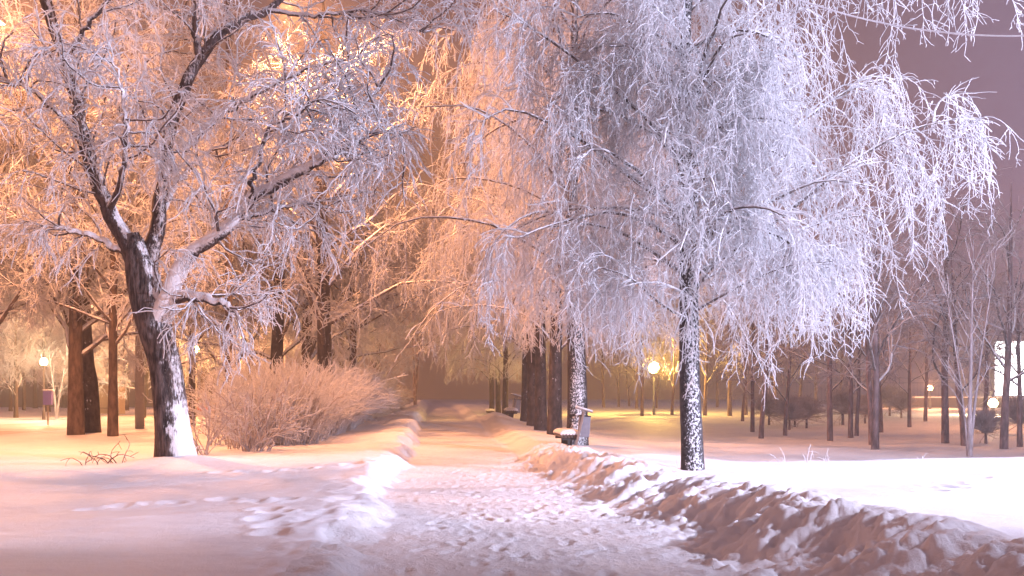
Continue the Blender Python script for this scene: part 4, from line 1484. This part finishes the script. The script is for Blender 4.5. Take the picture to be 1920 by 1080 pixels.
x, y, z = ground_at(1800, 80)
t = thing('low_fence', 'long low dark snow-topped wall along the back of the park on the right', 'fence', (x, y, z))
m = MB()
m.box(-6.5, 9, 0, .25, -.3, .78)
m.build('wall_face', M_DARKWALL, t)
m = MB()
m.box(-6.55, 9.05, -.05, .3, .78, .9)
m.build('snow_cap', M_CAP, t, True, .04)
x, y, z = ground_at(1740, 84)
t = thing('mesh_fence', 'thin wire mesh fence behind the low dark wall on the right', 'fence', (x, y, z))
for i in range(11):
    m = MB()
    m.tube([(-12 + i * 2.4, 0, -.3), (-12 + i * 2.4, 0, 2.5)], .03, 6)
    m.build('post', M_METAL, t)
m = MB()
for zz in (2.45, 2.05):
    m.tube([(-12, 0, zz), (12, 0, zz)], .018, 4)
for i in range(80):
    m.tube([(-12 + i * .3, 0, .2), (-12 + i * .3, 0, 2.05)], .006, 3, False)
m.build('wire_mesh', M_METAL, t)

# frosted overhead wire, top right
p0, p1 = W(1450, -20, 15.0), W(1960, 66, 13.0)
k = 30
pts = []
for i in range(k + 1):
    f = i / k
    p = p0 * (1 - f) + p1 * f
    p = p + np.array([0, 0, -.22 * 4 * f * (1 - f)])
    pts.append(p)
dirv = (p1 - p0)
pts = [p0 - dirv * 1.2 + np.array([0, 0, 1.0])] + pts + [p1 + dirv * .9 + np.array([0, 0, .5])]
m = MB()
m.tube([p - p0 for p in pts], .011, 6)
w = m.build('overhead_wire', M_FROST, None, True)
w.location = tuple(float(v) for v in p0)
tag(w, 'thin frosted overhead wire crossing the top right corner', 'wire')

# ------------------------------------------------------------------ fallen twigs and dry weeds
def twig_thing(name, label, cat, px, d, seed, n, hh, lean, rs, mat, spread, group=None, droop=.9):
    x, y, z = ground_at(px, d)
    rg = np.random.default_rng(seed)
    a = bush_stems(rg, n, -spread, spread, -spread * .4, spread * .4, hh * .6, hh, lean, 6, rs, rs * .6, wander=.22, droop=droop)
    b = spawn(rg, a[0], 5, .3, (.1, .3), 45, 3, .2, .2, rs * .7, rs * .5)
    a[0][:, 0, 2] -= .04
    o = tubes_mesh(name, [(a[0], a[1], 5), b], mat, None)
    o.location = (x, y, z)
    return tag(o, label, cat, group)


twig_thing('fallen_branch', 'bent bare broken branch poking from the snow left of the old trunk', 'branch', 222, 17.6, 111, 6, .75, .9, .010, M_BARK_PLAIN, .28, None, .3)
twig_thing('fallen_branch', 'smaller broken twig tangle left of the bent branch', 'branch', 172, 17.4, 112, 5, .45, .8, .009, M_BARK_PLAIN, .15, None, .3)
for i, (px, d, hh, lab) in enumerate(((1468, 17.2, .34, 'frosted weed stem in the snow right of the big birch, leftmost clump'), (1516, 17.6, .40, 'tall bent frosted weed stem, second right of the big birch'),
                                       (1553, 17.5, .26, 'short frosted weed tuft, third right of the big birch'), (1726, 17.6, .16, 'tiny frosted weed tip before the pale sapling'),
                                       (1268, 17.0, .24, 'frosted grass blade just left of the big birch trunk'))):
    twig_thing('frosted_weed', lab, 'weed', px, d, 120 + i, 4, hh, .35, .006, M_FROST, .05, 'frosted weeds on the right snow', .2)

# ------------------------------------------------------------------ haze
m = bpy.data.materials.new('haze')
m.use_nodes = True
nt = m.node_tree
nt.nodes.clear()
out = node(nt, 'ShaderNodeOutputMaterial')
pv = node(nt, 'ShaderNodeVolumePrincipled')
pv.inputs['Color'].default_value = (0.96, 0.90, 0.86, 1)
pv.inputs['Density'].default_value = 0.0038
pv.inputs['Anisotropy'].default_value = 0.3
nt.links.new(pv.outputs[0], out.inputs['Volume'])
hz = MB()
hz.box(-330, 330, -70, 420, -1.2, 26)
o = hz.build('haze', m)
tag(o, kind='stuff')
